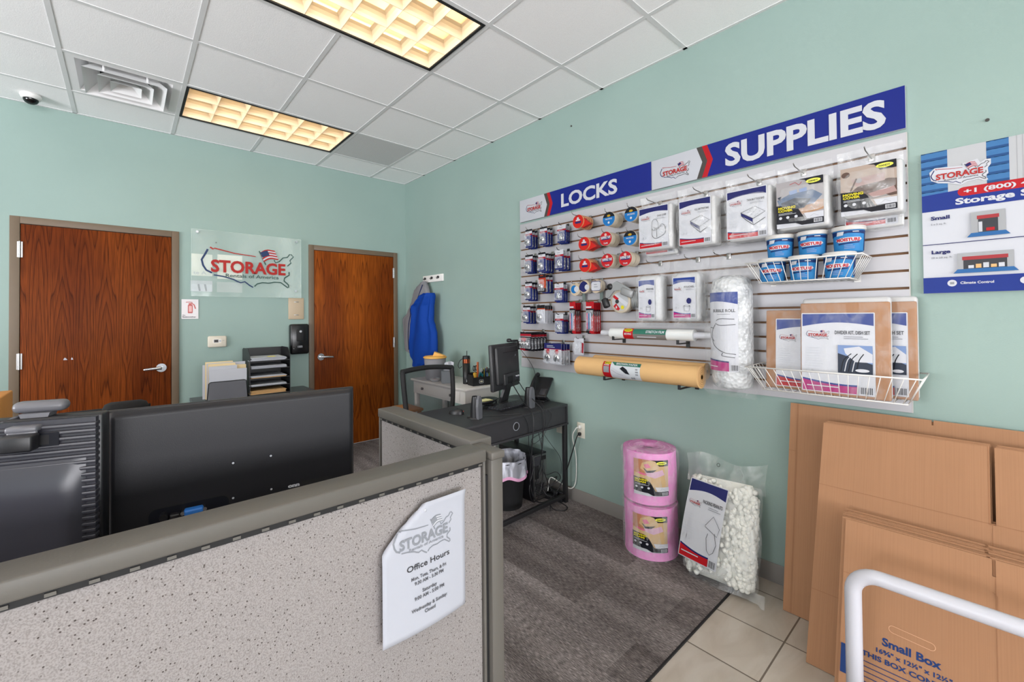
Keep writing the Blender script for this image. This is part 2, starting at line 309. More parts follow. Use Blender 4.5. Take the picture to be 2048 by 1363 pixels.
# ------------------------------------------------------------------ flat printing: shapes and lettering laid on a surface
_gl = {}
def glyphs(txt, bold):
    k = (txt, bold)
    if k not in _gl:
        fc = bpy.data.curves.new('t', 'FONT'); fc.body = txt; fc.size = 1; fc.resolution_u = 3; fc.offset = bold; fc.fill_mode = 'BOTH'
        ob = bpy.data.objects.new('t', fc); me = bpy.data.meshes.new_from_object(ob)
        vs = [(v.co.x, v.co.y) for v in me.vertices]; fs = [tuple(p.vertices) for p in me.polygons]
        bpy.data.objects.remove(ob); bpy.data.curves.remove(fc); bpy.data.meshes.remove(me)
        x0 = min(v[0] for v in vs); x1 = max(v[0] for v in vs)
        _gl[k] = ([(v[0]-x0, v[1]) for v in vs], fs, x1-x0)
    return _gl[k]
CAP = .70
class Print:
    """u right, v up, later layers lie on top of earlier ones"""
    def __init__(s, fn=None, step=.00025, base=.0004): s.g = G(); s.h = base; s.step = step; s.fn = fn or (lambda u, v, h: (u, -h, v)); s.cut = []
    def _add(s, vs, fs, mat):
        s.h += s.step
        if s.cut:
            bm = bmesh.new(); V = [bm.verts.new((x, y, 0)) for x, y in vs]
            for f in fs:
                try: bm.faces.new([V[i] for i in f])
                except ValueError: pass
            for c, ax in s.cut:
                n = (1, 0, 0) if ax == 0 else (0, 1, 0)
                bmesh.ops.bisect_plane(bm, geom=bm.verts[:]+bm.edges[:]+bm.faces[:], plane_co=(c, 0, 0) if ax == 0 else (0, c, 0), plane_no=n)
            bm.verts.index_update(); vs = [v.co[:2] for v in bm.verts]; fs = [[v.index for v in f.verts] for f in bm.faces]; bm.free()
        s.g.add([s.fn(x, y, s.h) for x, y in vs], fs, mat); return s
    def poly(s, pts, mat):
        tri = tessellate_polygon([[Vector((p[0], p[1], 0)) for p in pts]])
        return s._add(pts, [tuple(t) for t in tri], mat)
    def rect(s, x0, y0, x1, y1, mat): return s._add([(x0, y0), (x1, y0), (x1, y1), (x0, y1)], [(0, 1, 2, 3)], mat)
    def rrect(s, x0, y0, x1, y1, r, mat, n=4):
        P = []
        for cx, cy, a in ((x1-r, y1-r, 0), (x0+r, y1-r, 90), (x0+r, y0+r, 180), (x1-r, y0+r, 270)):
            P += [(cx+r*math.cos(math.radians(a+90*k/n)), cy+r*math.sin(math.radians(a+90*k/n))) for k in range(n+1)]
        return s.poly(P, mat)
    def disc(s, x, y, rx, mat, ry=None, n=24):
        ry = ry or rx; return s.poly([(x+rx*math.cos(2*PI*k/n), y+ry*math.sin(2*PI*k/n)) for k in range(n)], mat)
    def stroke(s, pts, w, mat, smooth=0):
        if smooth: pts = [(p.x, p.y) for p in smoothpath([(a, b, 0) for a, b in pts], smooth)]
        ww = w if hasattr(w, '__len__') else None; n = len(pts); L = []; R = []
        for i, (x, y) in enumerate(pts):
            a = pts[max(0, i-1)]; b = pts[min(n-1, i+1)]; dx, dy = b[0]-a[0], b[1]-a[1]; l = math.hypot(dx, dy) or 1
            q = (lerp(ww[0], ww[1], i/(n-1)) if ww else w)/2
            L.append((x-dy/l*q, y+dx/l*q)); R.append((x+dy/l*q, y-dx/l*q))
        return s._add(L+R, [(i, i+1, n+i+1, n+i) for i in range(n-1)], mat)
    def text(s, txt, x, y, h, mat, w=None, bold=.02, align='l', rot=0, shear=0):
        vs, fs, wd = glyphs(txt, bold); k = h/CAP; kx = (w/wd) if w else k
        ox = 0 if align == 'l' else (-wd*kx/2 if align == 'c' else -wd*kx)
        c, sn = math.cos(rot), math.sin(rot); out = []
        for a, b in vs:
            X = ox+a*kx+shear*b*k; Y = b*k; out.append((x+X*c-Y*sn, y+X*sn+Y*c))
        return s._add(out, fs, mat)
    def lines(s, x, y, w, n, pitch, t, mat, seed=1):
        """small print too fine to read: thin ragged rules"""
        r = random.Random(seed)
        for i in range(n):
            ww = w*r.uniform(.72, 1); s.rect(x, y-i*pitch, x+ww, y-i*pitch+t, mat); s.h -= s.step
        return s
    def barcode(s, x, y, w, h, seed=1, bg=True):
        if bg: s.rect(x, y, x+w, y+h, PWHITE)
        r = random.Random(seed); t = x+w*.06
        while t < x+w*.92:
            q = w*r.uniform(.02, .06); s.rect(t, y+h*.1, t+q, y+h*.9, INK); s.h -= s.step; t += q+w*r.uniform(.02, .05)
        s.h += s.step; return s
    def obj(s, name, parent=None, **k): return s.g.obj(name, parent, **k)

def logo(p, x, y, w, red=None, dark=None, blue=None, flag=True, small=True, outline=True, halo=None, mono=False):
    """country outline, red lettering and a little flag; x,y is the lower left, w the width"""
    red = red or RED2; dark = dark or TAUPEP; blue = blue or NAVY
    k = w/680.0; P = lambda l: [(x+(a-210)*k, y+(485-b)*k) for a, b in l]; lw = (9 if not mono else 12)*k
    if halo: p.poly(P([(195, 215), (262, 150), (400, 165), (590, 190), (590, 150), (640, 150), (760, 120), (790, 190), (850, 150), (905, 160), (905, 240), (870, 300), (875, 390), (840, 420), (872, 490), (830, 505), (765, 455), (640, 470), (575, 510), (440, 455), (300, 420), (215, 360)]), halo)
    if outline:
        p.stroke(P([(255, 190), (240, 225), (215, 275), (225, 320), (245, 355), (283, 375)]), lw*1.5, blue)
        p.stroke(P([(295, 390), (360, 400), (430, 420), (455, 435), (480, 445), (510, 435), (545, 465), (570, 480)]), lw*1.1, blue)
        p.stroke(P([(580, 472), (600, 450), (640, 437), (690, 440), (730, 430), (780, 430), (800, 445), (840, 475)]), lw, dark)
        p.stroke(P([(845, 472), (845, 450), (808, 415), (812, 390), (850, 362), (848, 335)]), lw*1.1, dark)
        p.stroke(P([(730, 238), (740, 262), (770, 250), (800, 215), (835, 208), (855, 178)]), lw*.9, dark)
        p.stroke(P([(862, 178), (885, 200), (855, 235), (865, 255), (835, 285)]), lw*.9, dark)
        p.stroke(P([(270, 172), (290, 186), (300, 178), (440, 208), (590, 221)]), (lw*1.3, lw*.7), red)
    if flag:
        p.stroke(P([(615, 172), (665, 285)]), lw, dark)
        wave = lambda t: -14*math.sin(t*PI*1.3)
        for i in range(7):
            t0, t1 = i/7, (i+1)/7; top = []; bot = []
            for j in range(7):
                s_ = j/6; X = 622+s_*112; Yb = 185-s_*38+wave(s_); top.append((X+t0*30, Yb+t0*78)); bot.append((X+t1*30, Yb+t1*78))
            p.poly(P(top+bot[::-1]), (dark if mono else red) if i % 2 == 0 else PWHITE); p.h -= p.step
        p.h += p.step
        p.poly(P([(622, 185), (650, 170), (678, 162), (695, 202), (665, 212), (640, 226)]), blue)
    p.text('STORAGE', x+65*k, y+122*k, 92*k, red, w=545*k, bold=.035)
    if small: p.text('Rentals of America', x+165*k, y+82*k, 28*k, dark, w=390*k, bold=.008)

# ================================================================== the room
HW = H+.22
g = G()                         # back wall with two door openings
for a, b, z0, z1 in ((-8.12, -3.2, 0, HW), (-2.25, -1.115, 0, HW), (-.14, .12, 0, HW), (-3.2, -2.25, 2.16, HW), (-1.115, -.14, 2.16, HW)):
    g.b(a, b, 0, .12, z0, z1, WALL)
struct(g, 'wall_back')
struct(G().b(0, .12, -12, 0, 0, HW, WALL), 'wall_right')
g = G()                         # left wall with an added window band for fill, front wall with windows
g.b(-8.12, -8, -12, 0, 0, .45, WALL); g.b(-8.12, -8, -12, 0, 2.55, HW, WALL); g.b(-8.12, -8, -12, -10.4, .45, 2.55, WALL); g.b(-8.12, -8, -1.6, 0, .45, 2.55, WALL)
struct(g, 'wall_left')
g = G()
g.b(-8.12, .12, -12.12, -12, 0, .2, WALL); g.b(-8.12, .12, -12.12, -12, 2.65, HW, WALL); g.b(-8.12, -7.6, -12.12, -12, .2, 2.65, WALL); g.b(-.4, .12, -12.12, -12, .2, 2.65, WALL)
struct(g, 'wall_front')
g = G()
for x in (-7.6, -5.8, -4.0, -2.2, -.4): g.b(x-.03, x+.03, -12.1, -11.97, .2, 2.65, DARK)
g.b(-7.6, -.4, -12.1, -11.97, .17, .23, DARK); g.b(-7.6, -.4, -12.1, -11.97, 2.62, 2.68, DARK)
struct(g, 'window_1')
g = G()
for y in (-10.4, -8.2, -6.0, -3.8, -1.6): g.b(-8.08, -7.96, y-.03, y+.03, .45, 2.55, DARK)
g.b(-8.08, -7.96, -10.4, -1.6, .42, .48, DARK); g.b(-8.08, -7.96, -10.4, -1.6, 2.52, 2.58, DARK)
struct(g, 'window_2')  # added frame around the left fill lamp
struct(G().b(-8.1, .1, -12.1, .1, -.08, 0, TILE), 'floor')
struct(G().b(-8, 0, -3.81, 0, .0, .006, CARPET), 'floor.001')
struct(G().b(-8, 0, -3.818, -3.81, .0, .008, BLACKM), 'trim_1')
def baseboard(name, pts):
    g = G()
    for (x0, y0, x1, y1) in pts: g.b(x0, x1, y0, y1, 0, .1, BASE, .002)
    struct(g, name)
baseboard('baseboard_right', [(-.007, -12, 0, 0)])
baseboard('baseboard_back', [(-8, -.007, -3.22, 0), (-2.23, -.007, -1.14, 0), (-.118, -.007, -.007, 0)])
# ------------------------------------------------------------------ ceiling: 2 ft tiles on a T-bar grid
T = .6096; GX = -.449; GY = -.4568
xs = [-8.0]+[GX-i*T for i in range(12, -1, -1)]+[0.0]
ys = [0.0]+[GY-j*T for j in range(0, 19)]+[-12.0]
X = lambda i: GX-(4-i)*T                     # X(4) is the grid line nearest the right wall
Y = lambda j: GY-(j-1)*T
LIGHTS = [(X(1), Y(2))]+[(X(i), Y(j)) for i in (1, -3, -7) for j in (5, 8, 11, 14, 17)]  # only the first two are seen; the rest are added for even light
open_ = [(x, x+2*T, y, y+T) for x, y in LIGHTS]+[(X(0), X(1), Y(2), Y(1)), (X(3), X(4), Y(2), Y(1))]
g = G()
for i in range(len(xs)-1):
    for j in range(len(ys)-1):
        cx, cy = (xs[i]+xs[i+1])/2, (ys[j]+ys[j+1])/2
        if any(a < cx < b and c < cy < d for a, b, c, d in open_): continue
        g.b(xs[i]+.011, xs[i+1]-.011, ys[j+1]+.011, ys[j]-.011, H, H+.012, CEIL)
ce = struct(g, 'ceiling')
g = G(); bw = .0125
def seg(horizontal, at, a, b): 
    if horizontal: g.b(a, b, at-bw, at+bw, H-.003, H+.02, GRID)
    else: g.b(at-bw, at+bw, a, b, H-.003, H+.02, GRID)
for j, y in enumerate(ys[1:-1]): seg(True, y, -8, 0)
for x in xs[1:-1]:
    for j in range(len(ys)-1):
        cy = (ys[j]+ys[j+1])/2
        if any(a+.01 < x < b-.01 and c < cy < d for a, b, c, d in open_): continue
        seg(False, x, ys[j+1]+bw, ys[j]-bw)
g.b(-8, 0, -.02, 0, H-.003, H+.02, GRID); g.b(-.02, 0, -12, -.02, H-.003, H+.02, GRID)
struct(g, 'grid', ce)
struct(G().b(-8.1, .1, -12.1, .1, HW, HW+.05, CEIL), 'ceiling.001')

# ------------------------------------------------------------------ troffer lights with parabolic louvres
LOUV = K('louvre_enamel', '#e2d2b8', .35, spec=.6, vary=.02); TUBE = K('lamp_tube', '#fff3d8', .4, emit='#ffe3ae', es=1.5)
def troffer(label, x, y):
    t = thing('troffer_light', label, 'ceiling light', (x+T, y+T/2, H), 0, 'recessed ceiling lights')
    w, d = T-.014, T/2-.014
    g = G()
    for a, b, c, e in ((-w, w, -d, -d+.016), (-w, w, d-.016, d), (-w, -w+.016, -d+.016, d-.016), (w-.016, w, -d+.016, d-.016)): g.b(a, b, c, e, -.006, .012, BLACKM)
    g.obj('frame', t)
    g = G(); g.b(-w, w, -d, d, .125, .13, LOUV); g.b(-w, w, -d, -d+.003, .012, .125, LOUV); g.b(-w, w, d-.003, d, .012, .125, LOUV); g.b(-w, -w+.003, -d, d, .012, .125, LOUV); g.b(w-.003, w, -d, d, .012, .125, LOUV)
    g.obj('housing', t)
    g = G(); wi, di = w-.016, d-.016
    def blade(x0, y0, x1, y1, top):
        # a blade with hollow parabolic sides, thin below and wide above
        L = Vector((x1-x0, y1-y0, 0)); n = Vector((-L.y, L.x, 0)).normalized()
        prof = [(0.0012, .0), (.003, .02), (.008, .04), (.017, .057), (top, .07)]
        pts = [(-a, z) for a, z in prof]+[(a, z) for a, z in prof[::-1]]
        vs = [(x0+n.x*a, y0+n.y*a, z+.002) for a, z in pts]+[(x1+n.x*a, y1+n.y*a, z+.002) for a, z in pts]; k = len(pts)
        g.add(vs, [(i, (i+1) % k, (i+1) % k+k, i+k) for i in range(k)], LOUV, False)
    for j in (-1, 1): blade(-wi, j*di/3, wi, j*di/3, .032)
    for i in range(1, 6): blade(-wi+i*2*wi/6, -di, -wi+i*2*wi/6, di, .032)
    for s in (-1, 1): blade(-wi, s*di, wi, s*di, .03); blade(s*wi, -di, s*wi, di, .03)
    g.obj('louvre', t)
    for j in (-1, 0, 1):
        G().cyl((-wi+.02, j*di*.66, .095), (wi-.02, j*di*.66, .095), .0125, TUBE, 10).obj('lamp_tube', t)
    area('lamp_glow', (0, 0, .122), (0, 0, 0), 2*wi, 2*di, TROFFER_W, (1, .92, .80), t)
    return t
tl = ['troffer light over the back of the room, beside the square air diffuser']+['troffer light in the %s column of the ceiling, %s from the back' % (c, r) if not (c == 'right' and r == 'second') else 'large troffer light cut by the top edge of the photo'
      for c in ('right', 'middle', 'left') for r in ('second', 'third', 'fourth', 'fifth', 'sixth')]
t0 = troffer(tl[0], *LIGHTS[0])
for l, (x, y) in zip(tl[1:], LIGHTS[1:]): copy_tree(t0, l, (x+T, y+T/2, H))

# square diffuser (three nested cones), return grille, dome camera
VENTP = K('diffuser_enamel', '#e9e9e9', .45, vary=.01)
t = thing('air_diffuser', 'white square ceiling air diffuser with nested square louvres and a dark throat', 'vent', (X(0)+T/2, Y(1)-T/2, H))
g = G(); q = T/2-.012
def sqring(a, za, b, zb, m, r=.0):
    vs = [(sx*a, sy*a, za) for sx, sy in ((-1, -1), (1, -1), (1, 1), (-1, 1))]+[(sx*b, sy*b, zb) for sx, sy in ((-1, -1), (1, -1), (1, 1), (-1, 1))]
    g.add(vs, [(i, (i+1) % 4, (i+1) % 4+4, i+4) for i in range(4)], m)
sqring(q, 0, .245, .0, VENTP); sqring(.245, 0, .19, .09, VENTP); sqring(.19, .09, .13, .11, VENTP)
g.obj('frame', t)
for r0, r1, z0, z1 in ((.215, .15, -.028, .045), (.145, .085, -.026, .045), (.082, .03, -.022, .025)):
    g = G(); sqring(r0, z0, r1, z1, VENTP); sqring(r0-.004, z0+.004, r1-.004, z1+.004, VENTP); sqring(r0, z0, r0-.004, z0+.004, VENTP)
    if r1 == .03: g.b(-.03, .03, -.03, .03, z1-.002, z1, VENTP)
    g.obj('louvre', t)
G().b(-.13, .13, -.13, .13, .112, .118, BLACKM).b(-.135, -.13, -.13, .13, .05, .112, BLACKM).obj('throat', t)
g = G()
for s in (-1, 1): g.cyl((s*.11, -.2, .02), (s*.11, -.2, -.02), .007, VENTP, 10)
g.obj('clip', t)
m, nt, b = nodes('perforated_grille', .6)
v = mapped(nt, (1, 1, 1)); vo = N(nt, 'ShaderNodeTexVoronoi', Scale=130.0); vo.inputs['Randomness'].default_value = .0
nt.links.new(v, vo.inputs['Vector']); nt.links.new(ramp(nt, [(.25, '#a8a8a8'), (.4, '#e2e2e2')], vo.outputs['Distance']).outputs[0], b.inputs['Base Color'])
PERF = m
g = G().b(X(3)+.014, X(4)-.014, Y(2)+.014, Y(1)-.014, H-.001, H+.004, PERF)
o = g.obj('return_grille'); tag(o, 'grey perforated return air panel in the ceiling grid beside the small troffer light', 'vent')
t = thing('dome_camera', 'small white dome security camera with black eye on the ceiling by the back wall', 'security camera', (-3.1, -.195, H))
G().lathe([(0, 0), (.055, 0), (.058, -.012), (.05, -.032), (.036, -.036), (0, -.036)], WHITE).obj('housing', t)
G().lathe([(.041, -.034), (.04, -.044), (.032, -.058), (.018, -.067), (0, -.07)], K('dome_glass', '#0a0a0c', .08)).obj('dome', t)

# ------------------------------------------------------------------ doors (frame, oak leaf, hinges, lever)
def door(name, x0, x1, oak, hinge_left, levx, chips):
    t = bpy.data.objects.new(name, None); COL.objects.link(t); t['kind'] = 'structure'; t.location = ((x0+x1)/2, 0, 0)
    a, b = (x0-x1)/2, (x1-x0)/2; f = .052
    g = G()
    for p0, p1, z0, z1 in ((a, a+f, 0, 2.185), (b-f, b, 0, 2.185), (a+f, b-f, 2.133, 2.185)):
        g.b(p0, p1, -.016, .12, z0, z1, FRAMEB, .002)
    g.b(a+f, a+f+.012, .03, .06, 0, 2.133, FRAMEB); g.b(b-f-.012, b-f, .03, .06, 0, 2.133, FRAMEB)
    g.obj('door_frame', t)
    lf = G().b(a+f+.003, b-f-.003, -.012, .03, .012, 2.129, oak, .001).obj('door_panel', t)
    hx = a+f if hinge_left else b-f
    for z in (1.94, 1.115, .25):
        g = G().cyl((hx, -.02, z-.06), (hx, -.02, z+.06), .0065, STEEL, 10)
        for k in (-.03, .0, .03): g.cyl((hx, -.02, z+k-.001), (hx, -.02, z+k+.001), .0075, CHROME, 10)
        g.b(hx-.014, hx+.014, -.017, -.013, z-.058, z+.058, STEEL); g.obj('hinge', t)
    lx = levx-(x0+x1)/2; s = 1 if not hinge_left else -1
    h = G().cyl((lx, -.012, 1.0), (lx, -.022, 1.0), .036, CHROME, 28).cyl((lx, -.02, 1.0), (lx, -.06, 1.0), .012, CHROME, 16).obj('lever_rose', t)
    G().tube(smoothpath([(lx, -.056, 1.0), (lx+s*.03, -.06, 1.0), (lx+s*.07, -.062, .998), (lx+s*.12, -.058, .994)], 4), [.0125]*9+[.011]*3+[.009], CHROME, 10).obj('lever', h)
    for i, (cx, cz, w) in enumerate(chips):
        p = Print(); u = cx-(x0+x1)/2; p.poly([(u, cz-.008), (u+w, cz-.008), (u+w*.8, cz), (u+w*.4, cz+.010), (u+w*.1, cz+.002)], PWHITE)
        p.obj('paint_chip', t, loc=(0, -.012, 0))
    return t
door('door_1', -3.2244, -2.2301, OAK1, True, -2.353, [(-2.945, 1.117, .022), (-2.903, 1.117, .012)])
door('door_2', -1.1386, -.1179, OAK2, False, -1.02, [])

# ------------------------------------------------------------------ things on the back wall
ACR = mat_film('acrylic_sheet', .14, '#dfeee8', .05, 0, 2); EDGE = K('acrylic_edge', '#cfe3dc', .2, alpha=.55)
t = thing('wall_sign', 'clear acrylic sign with red lettering and small flag between the two doors', 'sign', (-2.147, -.032, 1.62))
g = G().b(0, .927, -.004, .004, 0, .605, ACR)
for a, b, c, d in ((0, .927, 0, .0025), (0, .927, .6025, .605), (0, .0025, 0, .605), (.9245, .927, 0, .605)): g.b(a, b, -.0045, .0045, c, d, EDGE)
g.obj('acrylic_panel', t)
p = Print(base=.005); logo(p, .072, .088, .785, blue=K('slate_blue_print', '#3b4f78', .4), dark=K('grey_green_print', '#4c6a63', .4)); p.obj('lettering', t)
for x, z in ((.045, .578), (.88, .575), (.872, .07)):
    G().cyl((x, -.012, z), (x, .032, z), .0105, CHROME, 16).obj('standoff', t)
CREAM = K('cream_paper', '#dfe2d6', .75)
def notice(name, x0, x1, z0, z1, mat, label, fn=None, cat='notice', y=-.003, dep=.002, group=None):
    o = thing(name, label, cat, ((x0+x1)/2, 0, z0), group=group); w = (x1-x0)/2
    G().b(-w, w, y, y+dep, 0, z1-z0, mat, 0).obj('sheet', o)
    if fn:
        p = Print(); fn(p, w, z1-z0); p.obj('print', o, loc=(0, y, 0))
    return o
notice('paper_notice', -2.141, -1.984, 1.806, 2.004, CREAM, 'cream paper sheet reading te A behind the left of the acrylic sign', lambda p, w, h: p.text('te A', -w+.012, .015, .028, LGREY, w=.1))
notice('paper_notice', -1.945, -1.744, 1.786, 2.012, CREAM, 'blank cream paper sheet behind the middle of the acrylic sign')
def pane_reflection(p, w, h):  # window reflection painted as pale panes on a grey sheet
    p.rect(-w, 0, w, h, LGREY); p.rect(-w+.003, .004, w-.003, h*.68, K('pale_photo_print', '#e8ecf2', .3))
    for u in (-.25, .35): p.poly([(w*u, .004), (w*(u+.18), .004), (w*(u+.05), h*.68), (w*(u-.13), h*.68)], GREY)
notice('paper_notice', -2.148, -1.984, 1.664, 1.762, LGREY, 'small glossy sheet with pale picture below the cream te A sheet', pane_reflection)
notice('paper_notice', -1.949, -1.744, 1.662, 1.757, K('grey_card', '#a9b3b0', .6), 'plain grey card under the blank cream sheet behind the acrylic sign')  # flat grey rectangle behind the acrylic
def ext(p, w, h):
    R2 = K('sign_red', '#b5504c', .4); p.rrect(-.016, .05, .02, .125, .006, R2); p.rrect(-.009, .062, .013, .115, .004, K('sign_pink', '#d9a5a2', .4)); p.rect(-.01, .125, .012, .14, R2)
    p.stroke([(.01, .14), (.03, .125), (.04, .09)], .009, R2); p.stroke([(-.03, .148), (-.005, .15), (.018, .146)], .006, R2)
    p.text('Fire', -w+.008, .028, .009, INK); p.text('Extinguisher', -w+.008, .012, .011, INK, w=.098)
notice('safety_sign', -2.213, -2.09, 1.417, 1.591, K('pale_sign_plastic', '#c9c3c4', .25), 'small white fire extinguisher sign with red icon right of the larger door', ext, 'sign', -.006, .006)
t = thing('blank_wall_plate', 'beige rectangular blank plate with two screws on wall left of the narrower door', 'wall plate', (-1.262, 0, 1.402))
G().b(-.075, .075, -.012, 0, 0, .22, K('beige_plate', '#b9a68c', .5), .005).obj('plate', t)
for z in (.045, .178): G().b(-.022, .022, -.0145, -.011, z-.004, z+.004, STEEL, .001).obj('screw', t)
t = thing('key_box', 'black wall box marked 1503 beside the narrower door', 'lock box', (-1.245, 0, 1.046))
G().b(-.09, .09, -.075, 0, 0, .307, K('gloss_black_plastic', '#0e0e10', .25), .018).obj('cover', t)
G().b(-.034, .036, -.082, -.07, .135, .25, BLACKM, .008).cyl((.004, -.083, .232), (.004, -.079, .232), .012, CHROME, 16).obj('window', t)
p = Print(); p.text('1503', -.022, .068, .019, LGREY, w=.044); p.obj('number', t, loc=(0, -.075, 0))
G().lathe([(0, -.006), (.006, 0), (0, .006)], STEEL, 10, (-.06, -.076, .06)).obj('lock', t)
t = thing('thermostat', 'beige wall thermostat with small grey display', 'thermostat', (-1.948, 0, 1.153))
G().b(-.074, .074, -.03, 0, 0, .104, K('beige_plastic', '#d3cbbb', .5), .012).obj('body', t)
p = Print(); p.rrect(-.038, .038, .03, .078, .006, K('thermostat_face', '#e2ddd1', .4)); p.rect(-.028, .044, .008, .072, GREY); p.rect(-.024, .048, .004, .068, TAUPEP); p.disc(.02, .058, .009, LGREY); p.text('auto', .038, .06, .006, GREY); p.obj('display', t, loc=(0, -.03, 0))

# credenza with files and letter trays
DGREY = K('dark_laminate', '#4a4a4f', .35)
t = thing('credenza', 'dark grey low credenza against the back wall under the acrylic sign', 'cabinet', (-1.675, -.245, 0))
G().b(-.48, .48, -.235, .235, .685, .715, DGREY, .003).obj('top', t)
G().b(-.46, .46, -.22, .225, .05, .685, DGREY).obj('body', t)
for s in (-1, 1):
    d = G().b(s*.23-.222, s*.23+.222, -.238, -.22, .07, .67, DGREY, .003).obj('door', t)
    G().cyl((s*.04, -.262, .5), (s*.04, -.262, .6), .005, CHROME, 10).obj('handle', d)
MESHM = K('black_wire_mesh', '#6a6a70', .5, 0, alpha=.72)
t = thing('file_holder', 'black mesh file holder full of folders on the credenza', 'file holder', (-1.915, -.22, .715))
g = G()
g.b(-.15, .15, -.125, .0, 0, .004, BLACK); g.b(-.15, .15, -.128, -.124, 0, .012, BLACK)
g.tube([(-.15, -.125, 0), (-.14, -.13, .15), (-.125, -.13, .16), (.125, -.13, .16), (.14, -.13, .15), (.15, -.125, 0)], .0035, BLACK, 8); g.obj('frame', t)
G().prism([(-.147, .004), (.147, .004), (.137, .152), (.125, .158), (-.125, .158), (-.137, .152)], -.129, -.127, MESHM).obj('front_panel', t)
MAN = K('manila_folder', '#e6cf9f', .7); n = 0
for i, (dx, hz, w, mt, yy) in enumerate(((-.025, .30, .30, PAPER, -.015), (-.008, .325, .29, MAN, -.035), (.0, .315, .29, PAPER, -.05), (.008, .31, .285, MAN, -.07), (.01, .29, .21, PAPER, -.09), (.012, .26, .28, PAPER, -.105))):
    a = -.145+dx; o = G().prism([(a, .006), (a+w, .006), (a+w, hz-.02), (a+w*.72, hz-.018), (a+w*.7, hz), (a, hz)] if mt is MAN else [(a, .006), (a+w, .006), (a+w, hz), (a, hz)], -.002, .002, mt).obj('file_folder')
    o.location = (-1.915, -.22+yy, .716)
    tag(o, ['rearmost white file, sticking out left of the mesh holder', 'tall manila folder with tab behind the white files in the mesh holder', 'white file between the two manila folders', 'manila folder showing right of the narrow sheet', 'narrow white sheet standing foremost in height in the mesh holder', 'low white file just behind the mesh front'][i], 'folder', 'files in the mesh holder')
t = thing('letter_tray', 'black five tier letter tray rack on the credenza', 'letter tray', (-1.585, -.22, .715))
for s in (-1, 1): G().prism([(-.16, 0), (.0, 0), (.16, 0), (.16, .41), (.12, .425), (-.08, .425), (-.16, .37)], 0, .004, BLACK, Matrix.Translation((s*.165, 0, 0)) @ Matrix.Rotation(PI/2, 4, 'Z')).obj('side_panel', t)
zs = (.012, .085, .155, .24, .31)
for z in zs: G().b(-.165, .165, -.155, .155, z, z+.006, BLACK).obj('shelf', t)
G().b(-.165, .165, .15, .155, 0, .42, BLACK).obj('back_panel', t)
tx = ['stack of orange envelopes in the lowest letter tray slot', 'grey sheets in the second letter tray from the bottom', 'grey papers over an orange folder in the middle letter tray', 'curling white papers in the second letter tray from the top', 'loose white papers with a yellow note in the top letter tray']
for i, z in enumerate(zs):
    g = G()
    for k in range([9, 4, 6, 7, 8][i]):
        mt = [KRAFT, LGREY, LGREY, PAPER, PAPER][i]
        if i == 2 and k < 2: mt = KRAFT
        g.box((random.uniform(-.008, .008), random.uniform(-.02, 0)-.01, z+.008+k*.0035), (.29, .27, .0028), mt, 0, Matrix.Rotation(random.uniform(-.03, .03), 4, 'Z'))
    if i == 4: g.b(-.0, .06, -.14, -.08, z+.037, z+.04, K('yellow_note', '#e8dc7a', .7))
    o = g.obj('paper_stack', None, (-1.6, -.22, .716)); tag(o, tx[i], 'paper', 'papers in the letter trays')

# ================================================================== cubicle panels
def panel(name, label, cat, L, loc, rz, slots):
    """fabric panel along local x, origin at one end on the floor; faces local -y and +y"""
    t = thing(name, label, cat, loc, rz)
    G().b(.008, L-.002, -.028, .028, .06, 1.030, PANELF, .008).obj('fabric_panel', t)
    G().b(-.0, L, -.033, .033, .0, .06, TAUPE, .003).obj('base_rail', t)
    G().b(-.0, L, -.037, .037, 1.038, 1.07, TAUPE, .004).obj('top_rail', t)
    G().b(0, .0075, -.033, .033, .06, 1.04, TAUPE, .002).obj('end_post', t)
    g = G().b(0, L, -.028, .028, 1.026, 1.04, BLACKM)
    for s in (-1, 1):
        n = int(L/.045)
        for i in range(n): g.b(.01+i*L/n, .01+i*L/n+.012, s*.029-.002, s*.029+.002, 1.029, 1.034, TAUPE)
    g.obj('slotted_strip', t)
    return t
PY = -3.803
panel('cubicle_panel', 'long grey beige fabric cubicle panel in the left foreground with a paper notice on it', 'office partition', 2.9, (-1.873, PY, 0), PI, 1)
panel('cubicle_panel', 'short fabric cubicle panel running back toward the narrower door', 'office partition', .585, (-1.823, -3.172, 0), -PI/2, 1)
t = thing('panel_end_post', 'taupe metal post closing the right end of the foreground cubicle panel', 'partition post', (-1.846, PY, 0))
G().b(-.018, .021, -.046, .04, 0, 1.042, TAUPE, .003).obj('post', t)
G().b(-.021, .024, -.052, .046, 1.042, 1.062, TAUPE, .004).obj('cap', t)
G().b(-.026, -.018, -.03, .035, .0, 1.0, BLACKM).obj('gap_seal', t)

# notice pinned to the panel, curling at its upper left
t = thing('paper_notice', 'white office hours notice with curled upper left corner pinned to the foreground panel', 'notice', (-2.062, PY-.031, .714))
def sheetpt(u, v, h):
    # u 0..1, v 0..1 on a letter sheet hung slightly askew; the upper left corner rolls away from the panel
    w = .216; hh = .279; x = -w/2+u*w; z = v*hh
    x, z = x*math.cos(.045)-z*math.sin(.02)*0, z+x*.02
    y = -.018-.012*max(0, v-.9)*4*u-.012*math.sin(u*PI)*(1-v)*.6
    # beyond the fold line the corner rolls back under the sheet
    n = Vector((-.68, .73)); d = (Vector((u*w, v*hh))-Vector((.0, .172))).dot(n)-.012*math.sin(PI*min(1, max(0, (v-.6)/.4)))
    if d > 0:
        r = .006; a = min(d/r, PI*1.2); e = d-a*r; back = r*math.sin(a)-d+e*math.cos(a)
        x += n.x*back; z += n.y*back; y += min(.0165, r*(1-math.cos(a)))
    return (x, y-h, z)
g = G(); g.surf(lambda u, v: sheetpt(u, v, 0), 20, 24, NPAPER); o = g.obj('sheet', t)
